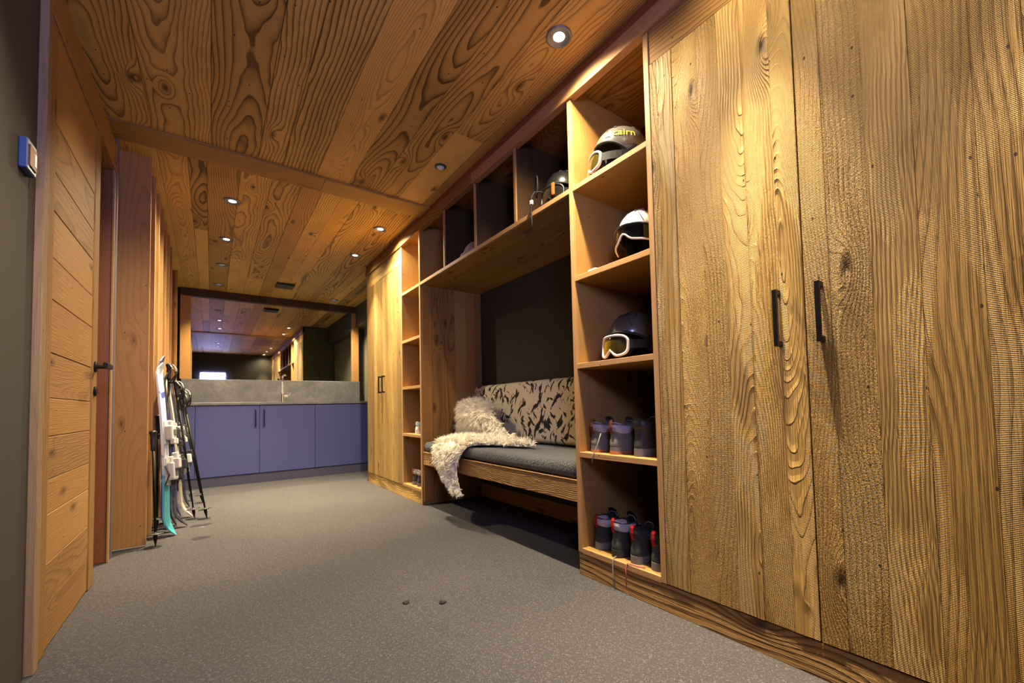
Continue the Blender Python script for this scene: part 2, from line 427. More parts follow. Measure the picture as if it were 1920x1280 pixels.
# ceiling: plaster slab with old boards under it
ceil = sstruct('ceiling', -.75, 2.2, YN-.1, YW+.1, H+.022, H+.09, 'slab', 'ceiling of wide old wooden boards with knots', cat='ceiling')
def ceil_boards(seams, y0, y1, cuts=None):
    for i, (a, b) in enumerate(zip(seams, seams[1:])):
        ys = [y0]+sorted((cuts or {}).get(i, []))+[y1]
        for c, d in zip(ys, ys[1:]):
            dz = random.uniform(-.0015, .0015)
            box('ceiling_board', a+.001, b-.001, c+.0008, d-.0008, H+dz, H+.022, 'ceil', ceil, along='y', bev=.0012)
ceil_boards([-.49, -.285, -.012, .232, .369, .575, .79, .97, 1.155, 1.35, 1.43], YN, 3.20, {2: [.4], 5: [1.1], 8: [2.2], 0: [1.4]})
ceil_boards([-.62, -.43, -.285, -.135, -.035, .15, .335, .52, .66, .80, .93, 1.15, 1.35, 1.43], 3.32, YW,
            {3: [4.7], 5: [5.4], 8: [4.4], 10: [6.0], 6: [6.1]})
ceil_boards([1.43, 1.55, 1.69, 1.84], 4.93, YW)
# flat cross board, two lengths butted together
tr = sstruct('trim_1', -.485, .634, 3.155, 3.361, H-.016, H+.012, 'cell', 'flat cross board under the ceiling boards', along='x', cat='trim', bev=.002)
box('cross_board', .636, 1.43, 3.155, 3.361, H-.016, H+.012, 'cell', tr, along='x', bev=.002)

# walls
sstruct('wall_left', XL-.2, XL-.008, YN, 2.02, 0, H+.02, 'wall', 'dark olive painted wall beside the plank door', along='z', cat='wall')
bm = bmesh.new(); bxv(bm, -.75, -.60, 2.02, YW, 0, H+.02); bxv(bm, -.60, XL-.06, 2.02, 3.30, 2.36, H+.02)
bxv(bm, -.60, -.56, 2.02, 3.30, 0, 2.36)
struct('wall_left', bm, 'slab', 'dark wall behind the door and the ski rack', cat='wall')
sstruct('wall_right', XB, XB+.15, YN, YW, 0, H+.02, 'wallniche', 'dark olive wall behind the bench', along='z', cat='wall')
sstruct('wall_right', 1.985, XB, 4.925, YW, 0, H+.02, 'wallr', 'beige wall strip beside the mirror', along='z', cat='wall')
sstruct('ceiling', 1.84, 1.985, 4.925, YW, 2.12, H+.02, 'wall', 'dark boxed soffit in the far right corner', cat='soffit')
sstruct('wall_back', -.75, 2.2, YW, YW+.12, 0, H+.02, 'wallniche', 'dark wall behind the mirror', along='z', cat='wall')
# wall behind the camera, with the daylight window the mirror shows
wx0, wx1, wz0, wz1 = -.27, .325, 1.48, 1.93
bm = bmesh.new()
bxv(bm, -.75, wx0, YN-.12, YN, 0, H+.02); bxv(bm, wx1, 2.2, YN-.12, YN, 0, H+.02)
bxv(bm, wx0, wx1, YN-.12, YN, 0, wz0); bxv(bm, wx0, wx1, YN-.12, YN, wz1, H+.02)
struct('wall_near', bm, 'wall', 'dark wall with the bright window, seen in the mirror', cat='wall')
bm = bmesh.new(); bxv(bm, wx0, wx1, YN-.07, YN-.065, wz0, wz1)
win = struct('window_1', bm, 'pane', 'bright blue-white window reflected in the mirror', cat='window')
bm = bmesh.new()
for a, b, c, d in ((wx0, wx0+.025, wz0, wz1), (wx1-.025, wx1, wz0, wz1), (wx0+.025, wx1-.025, wz0, wz0+.025), (wx0+.025, wx1-.025, wz1-.025, wz1)):
    bxv(bm, a, b, YN-.064, YN-.03, c, d)
obj('window_frame', bm, 'charcoal', win)

# ------------------------------------------------------------------ left wall: casing, plank door, far jamb, lintel
sstruct('trim_2', XL-.05, XL+.013, 2.018, 2.062, 0, 2.34, 'casing', 'pale upright casing at the near edge of the plank door', along='z', cat='casing', bev=.003)
d1 = sstruct('door_1', XL-.045, XL-.012, 2.066, 2.905, .004, 2.20, 'jamb', 'wooden door of horizontal planks with black lever', along='z', cat='door')
box('stile', XL-.012, XL+.004, 2.066, 2.165, .004, 2.20, 'ldoor', d1, along='z')
box('stile', XL-.012, XL+.004, 2.805, 2.905, .004, 2.20, 'ldoor', d1, along='z')
z = .004
for hgt in (.155, .14, .17, .12, .15, .135, .16, .19, .15, .17, .14, .18, .16, .20, .085):
    box('plank', XL-.012, XL+random.uniform(-.002, .001), 2.166, 2.804, z+.001, min(z+hgt, 2.20)-.001, 'ldoor', d1, along='y', bev=.002)
    z += hgt
    if z > 2.19: break
# lever handle and key rosette
bm = bmesh.new(); lathe_bm(bm, [(.026, 0), (.026, .006), (.022, .009)], (XL+.004, 2.855, 1.043), 24, 'x')
tube_bm(bm, [(XL+.01, 2.855, 1.043), (XL+.06, 2.855, 1.043)], .0095, 12)
bxv(bm, XL+.05, XL+.066, 2.73, 2.868, 1.031, 1.055, .003)
fixn(bm); obj('lever_handle', bm, 'black', d1, label='black lever handle')
bm = bmesh.new(); lathe_bm(bm, [(.024, 0), (.024, .006), (.02, .009)], (XL+.004, 2.855, .925), 24, 'x'); fixn(bm)
obj('key_rosette', bm, 'black', d1, label='black round key rosette')
sstruct('trim_3', XL-.05, XL+.008, 2.066, 3.30, 2.205, 2.36, 'ldoor', 'lintel board above the plank door', along='y', cat='lintel', bev=.003)
j = sstruct('trim_4', -.60, XL+.002, 3.285, 3.325, 0, 2.205, 'jamb', 'reddish door jamb on the far side of the plank door', along='z', cat='jamb', bev=.002)
box('lit_jamb_arris', XL-.004, XL+.006, 3.270, 3.284, 0, 2.205, 'edge', j, along='z', bev=.002)  # paler strip paints the light caught on the jamb's arris
box('lit_jamb_rebate', -.56, -.535, 3.255, 3.284, 0, 2.205, 'edge', j, along='z', bev=.002)  # thin pale strip stands in for the lit edge of the rebate
bm = bmesh.new(); tube_bm(bm, [(-.455, 3.352, .0), (-.455, 3.352, 2.43)], .008, 10)
struct('trim_5', bm, 'steel', 'grey metal tube between the jamb and the ski rack', cat='tube')
# light switch on the near wall
sw = thing('light_switch', 'dark square switch box on the olive wall by the door', 'switch', (XL-.008, 1.89, 1.595), world=True)
pbox('switch_body', sw, XL-.008, XL+.012, 1.855, 1.935, 1.548, 1.642, 'navy', bev=.003)
pbox('rocker', sw, XL+.012, XL+.015, 1.868, 1.925, 1.562, 1.628, 'jamb', bev=.001)
pbox('indicator', sw, XL+.015, XL+.016, 1.905, 1.92, 1.575, 1.615, 'white', bev=0)

# ================================================================== CABINETS ON THE RIGHT
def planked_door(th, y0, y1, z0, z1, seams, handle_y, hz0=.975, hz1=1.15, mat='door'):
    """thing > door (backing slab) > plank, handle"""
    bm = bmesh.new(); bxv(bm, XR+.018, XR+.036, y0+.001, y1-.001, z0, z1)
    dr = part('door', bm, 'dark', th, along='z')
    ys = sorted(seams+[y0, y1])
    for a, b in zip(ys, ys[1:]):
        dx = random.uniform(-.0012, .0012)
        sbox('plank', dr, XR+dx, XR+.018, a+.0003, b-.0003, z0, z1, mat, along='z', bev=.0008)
    bm = bmesh.new()
    bxv(bm, XR-.034, XR-.022, handle_y-.006, handle_y+.006, hz0, hz1, .001)
    for zz in (hz0, hz1-.016): bxv(bm, XR-.023, XR+.002, handle_y-.006, handle_y+.006, zz, zz+.016, .001)
    sub('handle', bm, 'black', dr, label='black bar handle')
    return dr

# --- near wardrobe
wn = thing('wardrobe', 'tall wardrobe of weathered planks filling the right edge', 'wardrobe', (1.7, .35, 0), world=True)
pbox('carcass', wn, XR+.045, 1.99, YN+.005, 1.015, .105, 2.44, 'dark', along='z')
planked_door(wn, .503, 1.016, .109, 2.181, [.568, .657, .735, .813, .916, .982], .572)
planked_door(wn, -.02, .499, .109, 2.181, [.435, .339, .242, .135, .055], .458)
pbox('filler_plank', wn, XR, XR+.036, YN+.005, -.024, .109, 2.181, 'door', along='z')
pbox('fascia_board', wn, XR+.004, XR+.03, YN+.005, 1.016, 2.186, 2.327, 'panel', along='y')

# --- plinths
b1 = sstruct('baseboard_right', XR+.004, XR+.03, YN+.005, 1.508, 0, .1035, 'plinth', 'ridged plinth board under the near wardrobe and shelves', along='y', cat='plinth', bev=.002)
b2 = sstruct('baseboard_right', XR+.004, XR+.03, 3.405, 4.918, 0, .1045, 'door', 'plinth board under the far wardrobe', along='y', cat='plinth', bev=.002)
b3 = sstruct('baseboard_right', 1.985, XB, 1.54, 3.375, 0, .115, 'panel', 'low skirting board on the wall under the bench', along='y', cat='skirting', bev=.002)

# --- shelf towers
SH = [1.883, 1.435, 1.007, .582, .127]
def tower(th, ya, yb, full_left=False, full_right=False):
    """open shelf tower between side panels with outer faces ya < yb"""
    t = .024
    for nm, a, b, z0 in (('side_panel', ya, ya+t, 0 if full_right else .107), ('side_panel', yb-t, yb, 0 if full_left else .107)):
        sp = pbox(nm, th, XR+.012, 1.985, a, b, z0, 2.40, 'cell', along='z')
        sbox('edge_strip', sp, XR, XR+.012, a, b, z0 if z0 else .0, 2.326, 'edge', along='z', bev=.001) if z0 == 0 else \
            sbox('edge_strip', sp, XR, XR+.012, a, b, .107, 2.326, 'edge', along='z', bev=.001)
    for zt in SH:
        s = pbox('shelf', th, XR+.012, 1.975, ya+t, yb-t, zt-.024, zt, 'cell', along='y')
        sbox('edge_strip', s, XR+.001, XR+.012, ya+t, yb-t, zt-.024, zt+.0005, 'edge', along='y', bev=.001)
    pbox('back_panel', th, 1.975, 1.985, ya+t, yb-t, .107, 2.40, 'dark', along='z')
    pbox('top_panel', th, XR+.03, 1.975, ya+t, yb-t, 2.385, 2.40, 'panel', along='y')
tn = thing('shelf_tower', 'open shelf tower holding helmets and boots beside the near wardrobe', 'shelf unit', (1.7, 1.27, 0), world=True)
tower(tn, 1.020, 1.508, full_left=False)
pbox('return_board', tn, XR+.03, 1.985, 1.484, 1.506, 0, .106, 'dark', along='x')
tf = thing('shelf_tower', 'narrow open shelf tower between the bench and the far wardrobe', 'shelf unit', (1.7, 3.6, 0), world=True)
tower(tf, 3.381, 3.838, full_right=True)
# plank cladding of the bench alcove's far side
for a, b in zip([XR+.013, 1.515, 1.63, 1.735, 1.85, 1.94], [1.515, 1.63, 1.735, 1.85, 1.94, 2.008]):
    pbox('cladding_plank', tf, a+.0006, b-.0006, 3.366+random.uniform(-.001, .001), 3.380, .03, 1.856, 'panel', along='z')

# --- overhead shelf between the towers
ov = thing('overhead_shelf', 'overhead shelf spanning the bench, split into open compartments', 'shelf unit', (1.7, 2.44, 1.85), world=True)
px = [XR+.012, 1.56, 1.70, 1.86, 2.005]
for a, b in zip(px, px[1:]):
    pbox('shelf_plank', ov, a+.0006, b-.0006, 1.509, 3.379, 1.857+random.uniform(-.001, .001), 1.883, 'panel', along='y')
pbox('edge_strip', ov, XR, XR+.012, 1.509, 3.380, 1.858, 1.8835, 'edge', along='y', bev=.001)
for yc in (1.972, 2.442, 2.915):
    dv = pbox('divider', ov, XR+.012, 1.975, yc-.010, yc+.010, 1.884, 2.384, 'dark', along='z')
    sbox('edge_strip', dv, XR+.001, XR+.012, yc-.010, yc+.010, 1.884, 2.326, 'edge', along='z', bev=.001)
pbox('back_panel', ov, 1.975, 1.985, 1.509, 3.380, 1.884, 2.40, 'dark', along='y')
for a, b in ((XR+.03, 1.6), (1.6, 1.79), (1.79, 1.975)):
    pbox('top_plank', ov, a+.0006, b-.0006, 1.509, 3.380, 2.385, 2.40, 'panel', along='y')

# --- far wardrobe
wf = thing('wardrobe', 'far wardrobe of upright planks with paired black handles', 'wardrobe', (1.7, 4.38, 0), world=True)
pbox('carcass', wf, XR+.04, 1.98, 3.842, 4.90, .107, 2.44, 'dark', along='z')
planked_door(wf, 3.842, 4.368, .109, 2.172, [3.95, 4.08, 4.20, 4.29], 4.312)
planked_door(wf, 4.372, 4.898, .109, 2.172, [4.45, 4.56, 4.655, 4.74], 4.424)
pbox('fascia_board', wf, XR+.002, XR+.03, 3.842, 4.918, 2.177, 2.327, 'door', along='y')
pbox('end_panel', wf, XR+.002, 1.98, 4.900, 4.920, 0, 2.44, 'greyend', along='z')

# --- rail along the top of all cabinets
rail = sstruct('trim_6', XR-.012, XR+.03, YN+.005, 2.46, 2.328, 2.398, 'edge', 'pale rail along the top of the cabinets', along='y', cat='rail', bev=.002)
box('rail_board', XR-.012, XR+.03, 2.462, 4.92, 2.328, 2.398, 'panel', rail, along='y', bev=.002)
box('shadow_board', XR-.004, XR+.03, YN+.005, 4.92, 2.399, H-.002, 'jamb', rail, along='y', bev=0)

# ------------------------------------------------------------------ bench, cushions
bn = thing('bench', 'built-in wooden bench spanning the alcove', 'bench', (1.7, 2.44, .34), world=True)
pbox('front_board', bn, XR+.006, XR+.036, 1.511, 3.364, .337, .440, 'plinth', along='y', bev=.003)
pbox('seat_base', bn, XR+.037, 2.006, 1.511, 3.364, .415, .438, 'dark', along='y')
pbox('front_lip', bn, XR+.004, XR+.036, 1.511, 3.364, .4405, .4435, 'edge', along='y', bev=.0005)

def cushion(name, label, cat, x0, x1, y0, y1, z0, z1, mat, bev, tilt=0, seam=None):
    bm = bmesh.new(); bxv(bm, x0, x1, y0, y1, z0, z1, bev, 5)
    if tilt:
        bmesh.ops.rotate(bm, verts=bm.verts, cent=Vector(((x0+x1)/2, (y0+y1)/2, z0)), matrix=Matrix.Rotation(tilt, 3, 'Y'))
    bmesh.ops.subdivide_edges(bm, edges=[e for e in bm.edges if e.calc_length() > .3], cuts=14, use_grid_fill=True)
    for v in bm.verts:
        q = mnoise.noise(v.co*3.1); v.co += v.normal*q*.004
    bm.normal_update()
    L = bm.loops.layers.uv.new('grain')
    for f in bm.faces:
        for l in f.loops: l[L].uv = (l.vert.co.y, l.vert.co.z+l.vert.co.x*.6)
    o = obj(name, bm, mat, smooth=True); tag(o, label, cat); return o
cushion('seat_cushion', 'charcoal wool seat cushion along the bench', 'cushion', XR+.008, 2.0, 1.515, 3.360, .448, .528, 'wool', .03)
cushion('backrest_cushion', 'cream backrest cushion with black brush stroke pattern', 'cushion', 1.885, 1.975, 1.52, 3.358, .538, .998, 'strokes', .042, .05)

# ------------------------------------------------------------------ sheepskin
import numpy as np
def sheepskin():
    # stations along the hide: p, x, z, centre y, half width
    st = [(0.00, 1.83, .760, 3.090, .13), (.07, 1.800, .808, 3.075, .20), (.14, 1.755, .775, 3.050, .235), (.22, 1.725, .685, 2.98, .28),
          (.30, 1.715, .590, 2.86, .40), (.38, 1.690, .552, 2.70, .53), (.47, 1.63, .545, 2.69, .47), (.56, 1.56, .545, 2.80, .33),
          (.66, 1.475, .543, 2.84, .255), (.72, 1.425, .532, 2.845, .235), (.77, 1.400, .490, 2.85, .215), (.84, 1.392, .40, 2.86, .165),
          (.91, 1.390, .31, 2.815, .12), (.96, 1.39, .25, 2.74, .08), (1.0, 1.392, .195, 2.65, .03)]
    P = np.array([s[0] for s in st])
    def at(p, q):
        x, z, c, w = (float(np.interp(p, P, [s[i] for s in st])) for i in (1, 2, 3, 4))
        y = c+q*w
        n = mnoise.noise(Vector((x*6, y*6, z*6)))
        e = 1-abs(q)**2.4
        lift = .022*e+.014*n*e+.016*e*mnoise.noise(Vector((x*19, y*19, z*19)))
        if p < .3:    # rolled hump standing off the backrest
            k_ = math.sin(min(1, p/.3)*PI)*e; x -= .09*k_; z += .03*e*math.cos(p*4)
            y += .0
        if p < .72: z += lift
        else: x -= lift
        x = min(x, 1.862-.0)
        return Vector((x, y+.012*mnoise.noise(Vector((p*9, q*2, 3))), max(z, .19)))
    NU, NV = 72, 30
    bm = bmesh.new()
    grid_bm(bm, lambda a, b: at(a, b*2-1), NU, NV)
    fixn(bm)
    root = tag(obj('sheepskin', bm, 'fleece', smooth=True), 'cream sheepskin throw draped over the seat and its front edge', 'sheepskin')
    me = root.data
    flip = sum(p.normal.z for p in me.polygons) < 0
    # wool as real curved blades, one joined part
    rng = random.Random(3); verts = []; faces = []
    eps = 1e-3
    N = 26000
    for i in range(N):
        p = rng.random(); 
        w = float(np.interp(p, P, [s[4] for s in st]))
        if rng.random() > w/.47+.12: continue
        q = rng.uniform(-1, 1); q = math.copysign(abs(q)**.85, q)
        o = at(p, q); a = at(min(1, p+eps), q)-at(max(0, p-eps), q); b = at(p, min(1, q+eps))-at(p, max(-1, q-eps))
        n = a.cross(b)
        if n.length < 1e-12: continue
        n.normalize()
        ref = Vector((-.55, 0, .8)) if p < .7 else Vector((-1, 0, .1))
        if n.dot(ref) < 0: n = -n
        if b.length > 0: side = b.normalized()*(q*.9)
        else: side = Vector((0, 0, 0))
        ln = rng.uniform(.030, .058)*(1.25 if p < .3 else (1.0 if p < .86 else .6))
        cl = mnoise.noise_vector(o*34)*1.35
        dr = (n*1.0+side*.6+cl*.7+a.normalized()*.25+Vector((0, 0, -.15))).normalized()
        mid = o+dr*ln*.55
        dr2 = (dr+cl*.5+Vector((0, 0, -.55))+Vector((rng.gauss(0, .2), rng.gauss(0, .2), rng.gauss(0, .2)))).normalized()
        tip = mid+dr2*ln*.5
        sd = dr.cross(Vector((rng.gauss(0, 1), rng.gauss(0, 1), rng.gauss(0, 1)))).normalized()*rng.uniform(.0016, .0034)
        k0 = len(verts); verts += [o-sd, o+sd, mid-sd*.9, mid+sd*.9, tip]
        faces += [(k0, k0+1, k0+3, k0+2), (k0+2, k0+3, k0+4)]
    m2 = bpy.data.meshes.new('wool_pile'); m2.from_pydata([tuple(v) for v in verts], [], faces); m2.update()
    o2 = bpy.data.objects.new('wool_pile', m2); C.objects.link(o2); m2.materials.append(MAT['fleece']); o2.parent = root; o2['kind'] = 'stuff'
sheepskin()

# ================================================================== SINK END OF THE ROOM
CY = 5.75; CT = .921
cb = thing('sink_cabinet', 'long slate-blue base cabinet under the worktop', 'cabinet', (.8, 6.3, 0), world=True)
pbox('carcass', cb, -.27, 1.98, CY+.022, 6.98, .10, CT-.032, 'kick', along='x')
pbox('toe_kick', cb, -.27, 1.98, CY+.012, CY+.021, 0, .106, 'kick', along='x', bev=0)
for nm, a, b in (('filler_panel', -.258, -.142), ('door', -.138, .445), ('door', .449, 1.028), ('end_panel', 1.032, 1.975)):
    p = pbox(nm, cb, a, b, CY, CY+.02, .111, CT-.036, 'blue', along='z', bev=.0015)
    if nm == 'door':
        hy = b-.038 if a < 0 else a+.042
        bm = bmesh.new(); bxv(bm, hy-.005, hy+.005, CY-.030, CY-.020, .645, .835, .001)
        for zz in (.645, .825): bxv(bm, hy-.005, hy+.005, CY-.021, CY+.001, zz, zz+.01, .0005)
        sub('handle', bm, 'black', p, label='black bar handle')
o = box('worktop', -.285, 1.984, CY-.014, 7.025, CT-.030, CT, 'stone', along='x', bev=.002); tag(o, 'thin grey stone worktop over the blue cabinet', 'worktop')
o = box('backsplash', -.318, 1.894, 6.965, 7.025, CT+.001, 1.255, 'stone', along='x', bev=.002); tag(o, 'grey stone backsplash panel behind the tap', 'backsplash')
mi = thing('wall_mirror', 'wide wood-framed mirror above the stone backsplash', 'mirror', (.8, 7.02, 1.26), world=True)
pbox('glass', mi, -.24, 1.80, 7.012, 7.020, 1.257, 2.36, 'mirror', along='x', bev=0)
pbox('frame_post', mi, -.333, -.225, 6.975, 7.024, 1.257, 2.345, 'fin', along='z', bev=.002)
pbox('frame_post', mi, 1.785, 1.885, 6.975, 7.024, 1.257, 2.345, 'fin', along='z', bev=.002)
pbox('frame_beam', mi, -.333, 1.86, 6.97, 7.024, 2.347, H-.003, 'dark', along='x', bev=.002)
# tap
tp = thing('tap', 'slim chrome mixer tap with side lever on the worktop', 'tap', (.80, 6.80, CT), world=True)
bm = bmesh.new(); lathe_bm(bm, [(.024, 0), (.024, .012), (.019, .02), (.019, .13), (.012, .14)], (.80, 6.80, CT), 20); fixn(bm)
part('body', bm, 'chrome', tp, smooth=True)
bm = bmesh.new(); tube_bm(bm, [(.80, 6.80, CT+.12), (.80, 6.80, 1.28), (.80, 6.795, 1.30), (.805, 6.76, 1.312), (.81, 6.68, 1.312), (.812, 6.63, 1.305)], .013, 12); fixn(bm)
part('spout', bm, 'chrome', tp, smooth=True)
bm = bmesh.new(); tube_bm(bm, [(.815, 6.80, 1.025), (.845, 6.80, 1.022), (.875, 6.80, 1.03)], [.014, .017, .012], 12)
tube_bm(bm, [(.868, 6.80, 1.03), (.895, 6.80, 1.05), (.905, 6.80, 1.09), (.912, 6.80, 1.10)], [.009, .007, .005, .004], 8); fixn(bm)
part('lever', bm, 'chrome', tp, smooth=True)

# ================================================================== CEILING FITTINGS
def downlight(x, y, label, lit=1.0, dim=False, cone=50, tilt=(0, 0), tail=.16):
    t = thing('downlight', label, 'downlight', (x, y, H), group='recessed ceiling downlights')
    bm = bmesh.new(); lathe_bm(bm, [(.022, -.0032), (.046, -.003), (.049, -.009), (.055, -.009), (.058, -.006), (.058, .0005)], seg=32)
    bmesh.ops.delete(bm, geom=[f for f in bm.faces if len(f.verts) > 4], context='FACES'); fixn(bm)
    obj('trim_ring', bm, 'steel', t, smooth=True)
    bm = bmesh.new(); lathe_bm(bm, [(.026, -.0035), (.022, -.0042), (.010, -.0044)], seg=24); fixn(bm)
    obj('lens', bm, 'bulboff' if dim else ('bulb' if lit >= 1 else 'bulbdim'), t, smooth=True)
    if lit > 0:      # a tight core beam and the wide weak spill of the reflector
        for pw, cn, bl in ((1.0, cone, 1.0), (tail, 150, .9)):
            if pw <= 0: continue
            l = bpy.data.lights.new('spot', 'SPOT'); l.energy = LAMP_W*lit*pw; l.color = WARM; l.spot_size = math.radians(cn); l.spot_blend = bl
            l.shadow_soft_size = .022
            lo = bpy.data.objects.new('spot', l); C.objects.link(lo); lo.location = (0, 0, -.015); lo.parent = t
            lo.rotation_euler = (math.radians(tilt[0]), math.radians(tilt[1]), 0)
    return t
downlight(1.231, 1.345, 'bright downlight above the near shelf tower', .85, cone=60, tail=.42)
downlight(1.20, .60, 'downlight above the near wardrobe doors', .8, cone=46, tail=.07)
downlight(1.20, -.14, 'added unseen downlight above the wardrobe door by the camera', 1.0, cone=48, tail=.10)  # lamp added out of view for bounce and a brighter end door
downlight(.12, 1.75, 'downlight above the plank door', .34, cone=68, tilt=(42, 10), tail=.0)
downlight(.12, 1.15, 'added unseen downlight over the floor beside the camera', .42, cone=74, tilt=(12, 20), tail=0)  # fill lamp added out of view to brighten the floor and plank door
downlight(1.224, 3.806, 'downlight in front of the far shelf tower', .6, cone=60, tail=1.25)
downlight(1.215, 4.611, 'downlight in front of the far wardrobe', .7, cone=60, tail=.06)
downlight(.120, 3.921, 'nearest downlight of the left row above the skis', .9, cone=80, tail=.5)
downlight(.103, 4.829, 'second downlight of the left row above the skis', .8, cone=72, tail=.06)
downlight(.084, 5.703, 'third downlight of the left row, dark recessed disc', .7, True, cone=84, tail=.12)
downlight(.066, 6.613, 'last downlight of the left row beside the mirror beam', .6, True, cone=100, tail=0)
downlight(1.452, 6.681, 'small dark downlight by the right end of the mirror', .7, True, cone=110, tail=0)
# motion sensor
se = thing('motion_sensor', 'small dark dome sensor on the ceiling near the shelves', 'sensor', (1.24, 2.578, H))
bm = bmesh.new(); lathe_bm(bm, [(.040, .0), (.040, -.004), (.034, -.007), (.026, -.007)], seg=28); fixn(bm); obj('sensor_ring', bm, 'charcoal', se, smooth=True)
bm = bmesh.new(); lathe_bm(bm, [(.025, -.006), (.023, -.014), (.015, -.021), (.004, -.024)], seg=24); fixn(bm); obj('sensor_dome', bm, 'white', se, smooth=True)
ve = thing('ceiling_vent', 'black rectangular vent box on the far ceiling', 'vent', (.755, 6.2, H), world=True)
pbox('housing', ve, .655, .860, 6.10, 6.30, H-.030, H-.001, 'blackp', along='x', bev=.002)
for i in range(5): pbox('slat', ve, .668, .847, 6.118+i*.036, 6.142+i*.036, H-.034, H-.0302, 'charcoal', along='x', bev=0)
#SMALL
# ================================================================== SKI RACK
rk = thing('ski_rack', 'ski rack of upright larch partitions along the left wall', 'ski rack', (-.45, 4.8, 0), world=True)
for i, yy in enumerate((3.50, 3.78, 4.06, 4.36, 4.66, 4.96, 5.30)):
    p = pbox('partition', rk, -.598, -.327, yy, yy+.020, .012, H-.012, 'fin', along='z', bev=.001)
    sbox('edge_strip', p, -.327, -.316, yy, yy+.020, .012, H-.012, 'edge', along='z', bev=.001)
p = pbox('partition', rk, -.598, -.345, 6.20, 6.24, .0, H-.002, 'jamb', along='z', bev=.002)
sbox('edge_strip', p, -.345, -.322, 6.20, 6.24, .0, H-.002, 'panel', along='z', bev=.001)

def paint(name, base, spots, scale=7, th=.56, base2=None):
    """printed ski top sheet: two or three colours in soft blotches along the ski"""
    k = NT(name); tc = k.n.new('ShaderNodeTexCoord').outputs['Object']
    a = k.sstep(k.noise(tc, scale, 2), th, th+.06)
    col = k.mix(a, base, spots)
    if base2:
        sp = k.n.new('ShaderNodeSeparateXYZ'); k.put(sp.inputs[0], tc)
        w = k.ma('ADD', sp.outputs[2], k.ma('MULTIPLY', k.noise(tc, 9, 2), .12))
        col = k.mix(k.sstep(w, .40, .56), base2, col)
    k.put(k.b.inputs['Base Color'], col); k.b.inputs['Roughness'].default_value = .3; return k.m
MAT['ski_white'] = paint('white_blue_ski_print', (.62, .64, .72), (.06, .10, .42), 9, .58, (.07, .36, .44))
MAT['ski_black'] = paint('black_ski_print', (.02, .02, .024), (.09, .09, .10), 12)
MAT['ski_cream'] = paint('cream_ski_print', (.62, .55, .44), (.5, .45, .38), 8)
MAT['ski_violet'] = paint('violet_ski_print', (.05, .04, .17), (.5, .5, .6), 14, .6)
MAT['ski_blue'] = paint('blue_ski_print', (.03, .04, .14), (.35, .38, .5), 10, .6)
MAT['bind_w'] = plain('white_binding', (.55, .53, .50), .35, nz=.08, nscale=25)
MAT['bind_k'] = plain('black_binding', (.02, .02, .022), .35)
MAT['cyan'] = plain('cyan_plastic', (.05, .33, .62), .35)

def frame_from(b, t, face):
    """matrix with local z from b to t and local x turned towards `face`"""
    b, t = Vector(b), Vector(t); zc = (t-b).normalized(); f = Vector(face); xc = (f-zc*f.dot(zc)).normalized(); yc = zc.cross(xc)
    m_ = Matrix((xc, yc, zc)).transposed().to_4x4(); m_.translation = b; return m_

def ski(label, b, t, face, mat, bind, width=.078, curl=.05, w_b=1.0):
    L = (Vector(t)-Vector(b)).length
    th = bpy.data.objects.new('ski', None); C.objects.link(th); th.matrix_world = frame_from(b, t, face); th.empty_display_size = .05
    tag(th, label, 'ski', 'skis leaning in the rack'); BASES[th.name] = None
    bm = bmesh.new(); n = 30; rings = []
    for i in range(n+1):
        s = i/n; zz = s*L
        w = width*(.82+.28*abs(2*s-1)**2)
        if s < .10: w *= math.sqrt(max(.03, 1-((.10-s)/.10)**2))
        if s > .93: w *= math.sqrt(max(.05, 1-((s-.93)/.07)**2))
        xo = curl*max(0, (.12-s)/.12)**2+.03*max(0, (s-.92)/.08)**2+.012*math.sin(PI*s)
        tk = .007+.007*math.sin(PI*s)
        rings.append([bm.verts.new((xo+dx, dy*w/2, zz)) for dx, dy in ((0, -1), (0, 1), (tk, .94), (tk, -.94))])
    for a, c in zip(rings, rings[1:]):
        for k_ in range(4): bm.faces.new((a[k_], a[(k_+1) % 4], c[(k_+1) % 4], c[k_]))
    bm.faces.new(rings[0][::-1]); bm.faces.new(rings[-1]); fixn(bm)
    obj('ski_body', bm, mat, th)
    # bindings: plate, toe piece with wings, heel piece with lever
    for nm, z0, z1 in (('toe_binding', .54*L, .54*L+.10), ('heel_binding', .54*L-.27, .54*L-.15)):
        bm = bmesh.new()
        bxv(bm, .012, .034, -.026*w_b, .026*w_b, z0-.03, z1+.03, .003)
        bxv(bm, .034, .078, -.034*w_b, .034*w_b, z0, z1, .010, 2)
        if nm == 'toe_binding':
            for sgn in (-1, 1): bxv(bm, .060, .086, sgn*.020-.012, sgn*.020+.012, z0-.03, z0+.01, .004)
        else:
            bxv(bm, .066, .102, -.022, .022, z1-.045, z1+.025, .008, 2)
        fixn(bm); pb = obj(nm, bm, bind, th)
        bm = bmesh.new(); bxv(bm, .0785, .084, -.018, .018, z0+.03, z1-.03, .002); obj('binding_badge', bm, 'steel', pb)
    bm = bmesh.new()
    for sgn in (-1, 1): tube_bm(bm, [(.03, sgn*.036, .54*L-.17), (.055, sgn*.046, .54*L-.23), (.03, sgn*.05, .54*L-.30)], .004, 6)
    fixn(bm); obj('ski_brake', bm, 'bind_k', th)
    return th
rkf = (1, -.12, 0)
ski('white ski with teal tail and white bindings at the front of the rack', (-.238, 3.70, .002), (-.300, 3.83, 1.16), (1, -.30, 0), 'ski_white', 'bind_w', .088)
ski('dark blue ski standing just behind the white and teal ski', (-.268, 3.82, .002), (-.305, 3.95, 1.22), (1, -.15, 0), 'ski_blue', 'bind_w', .072)
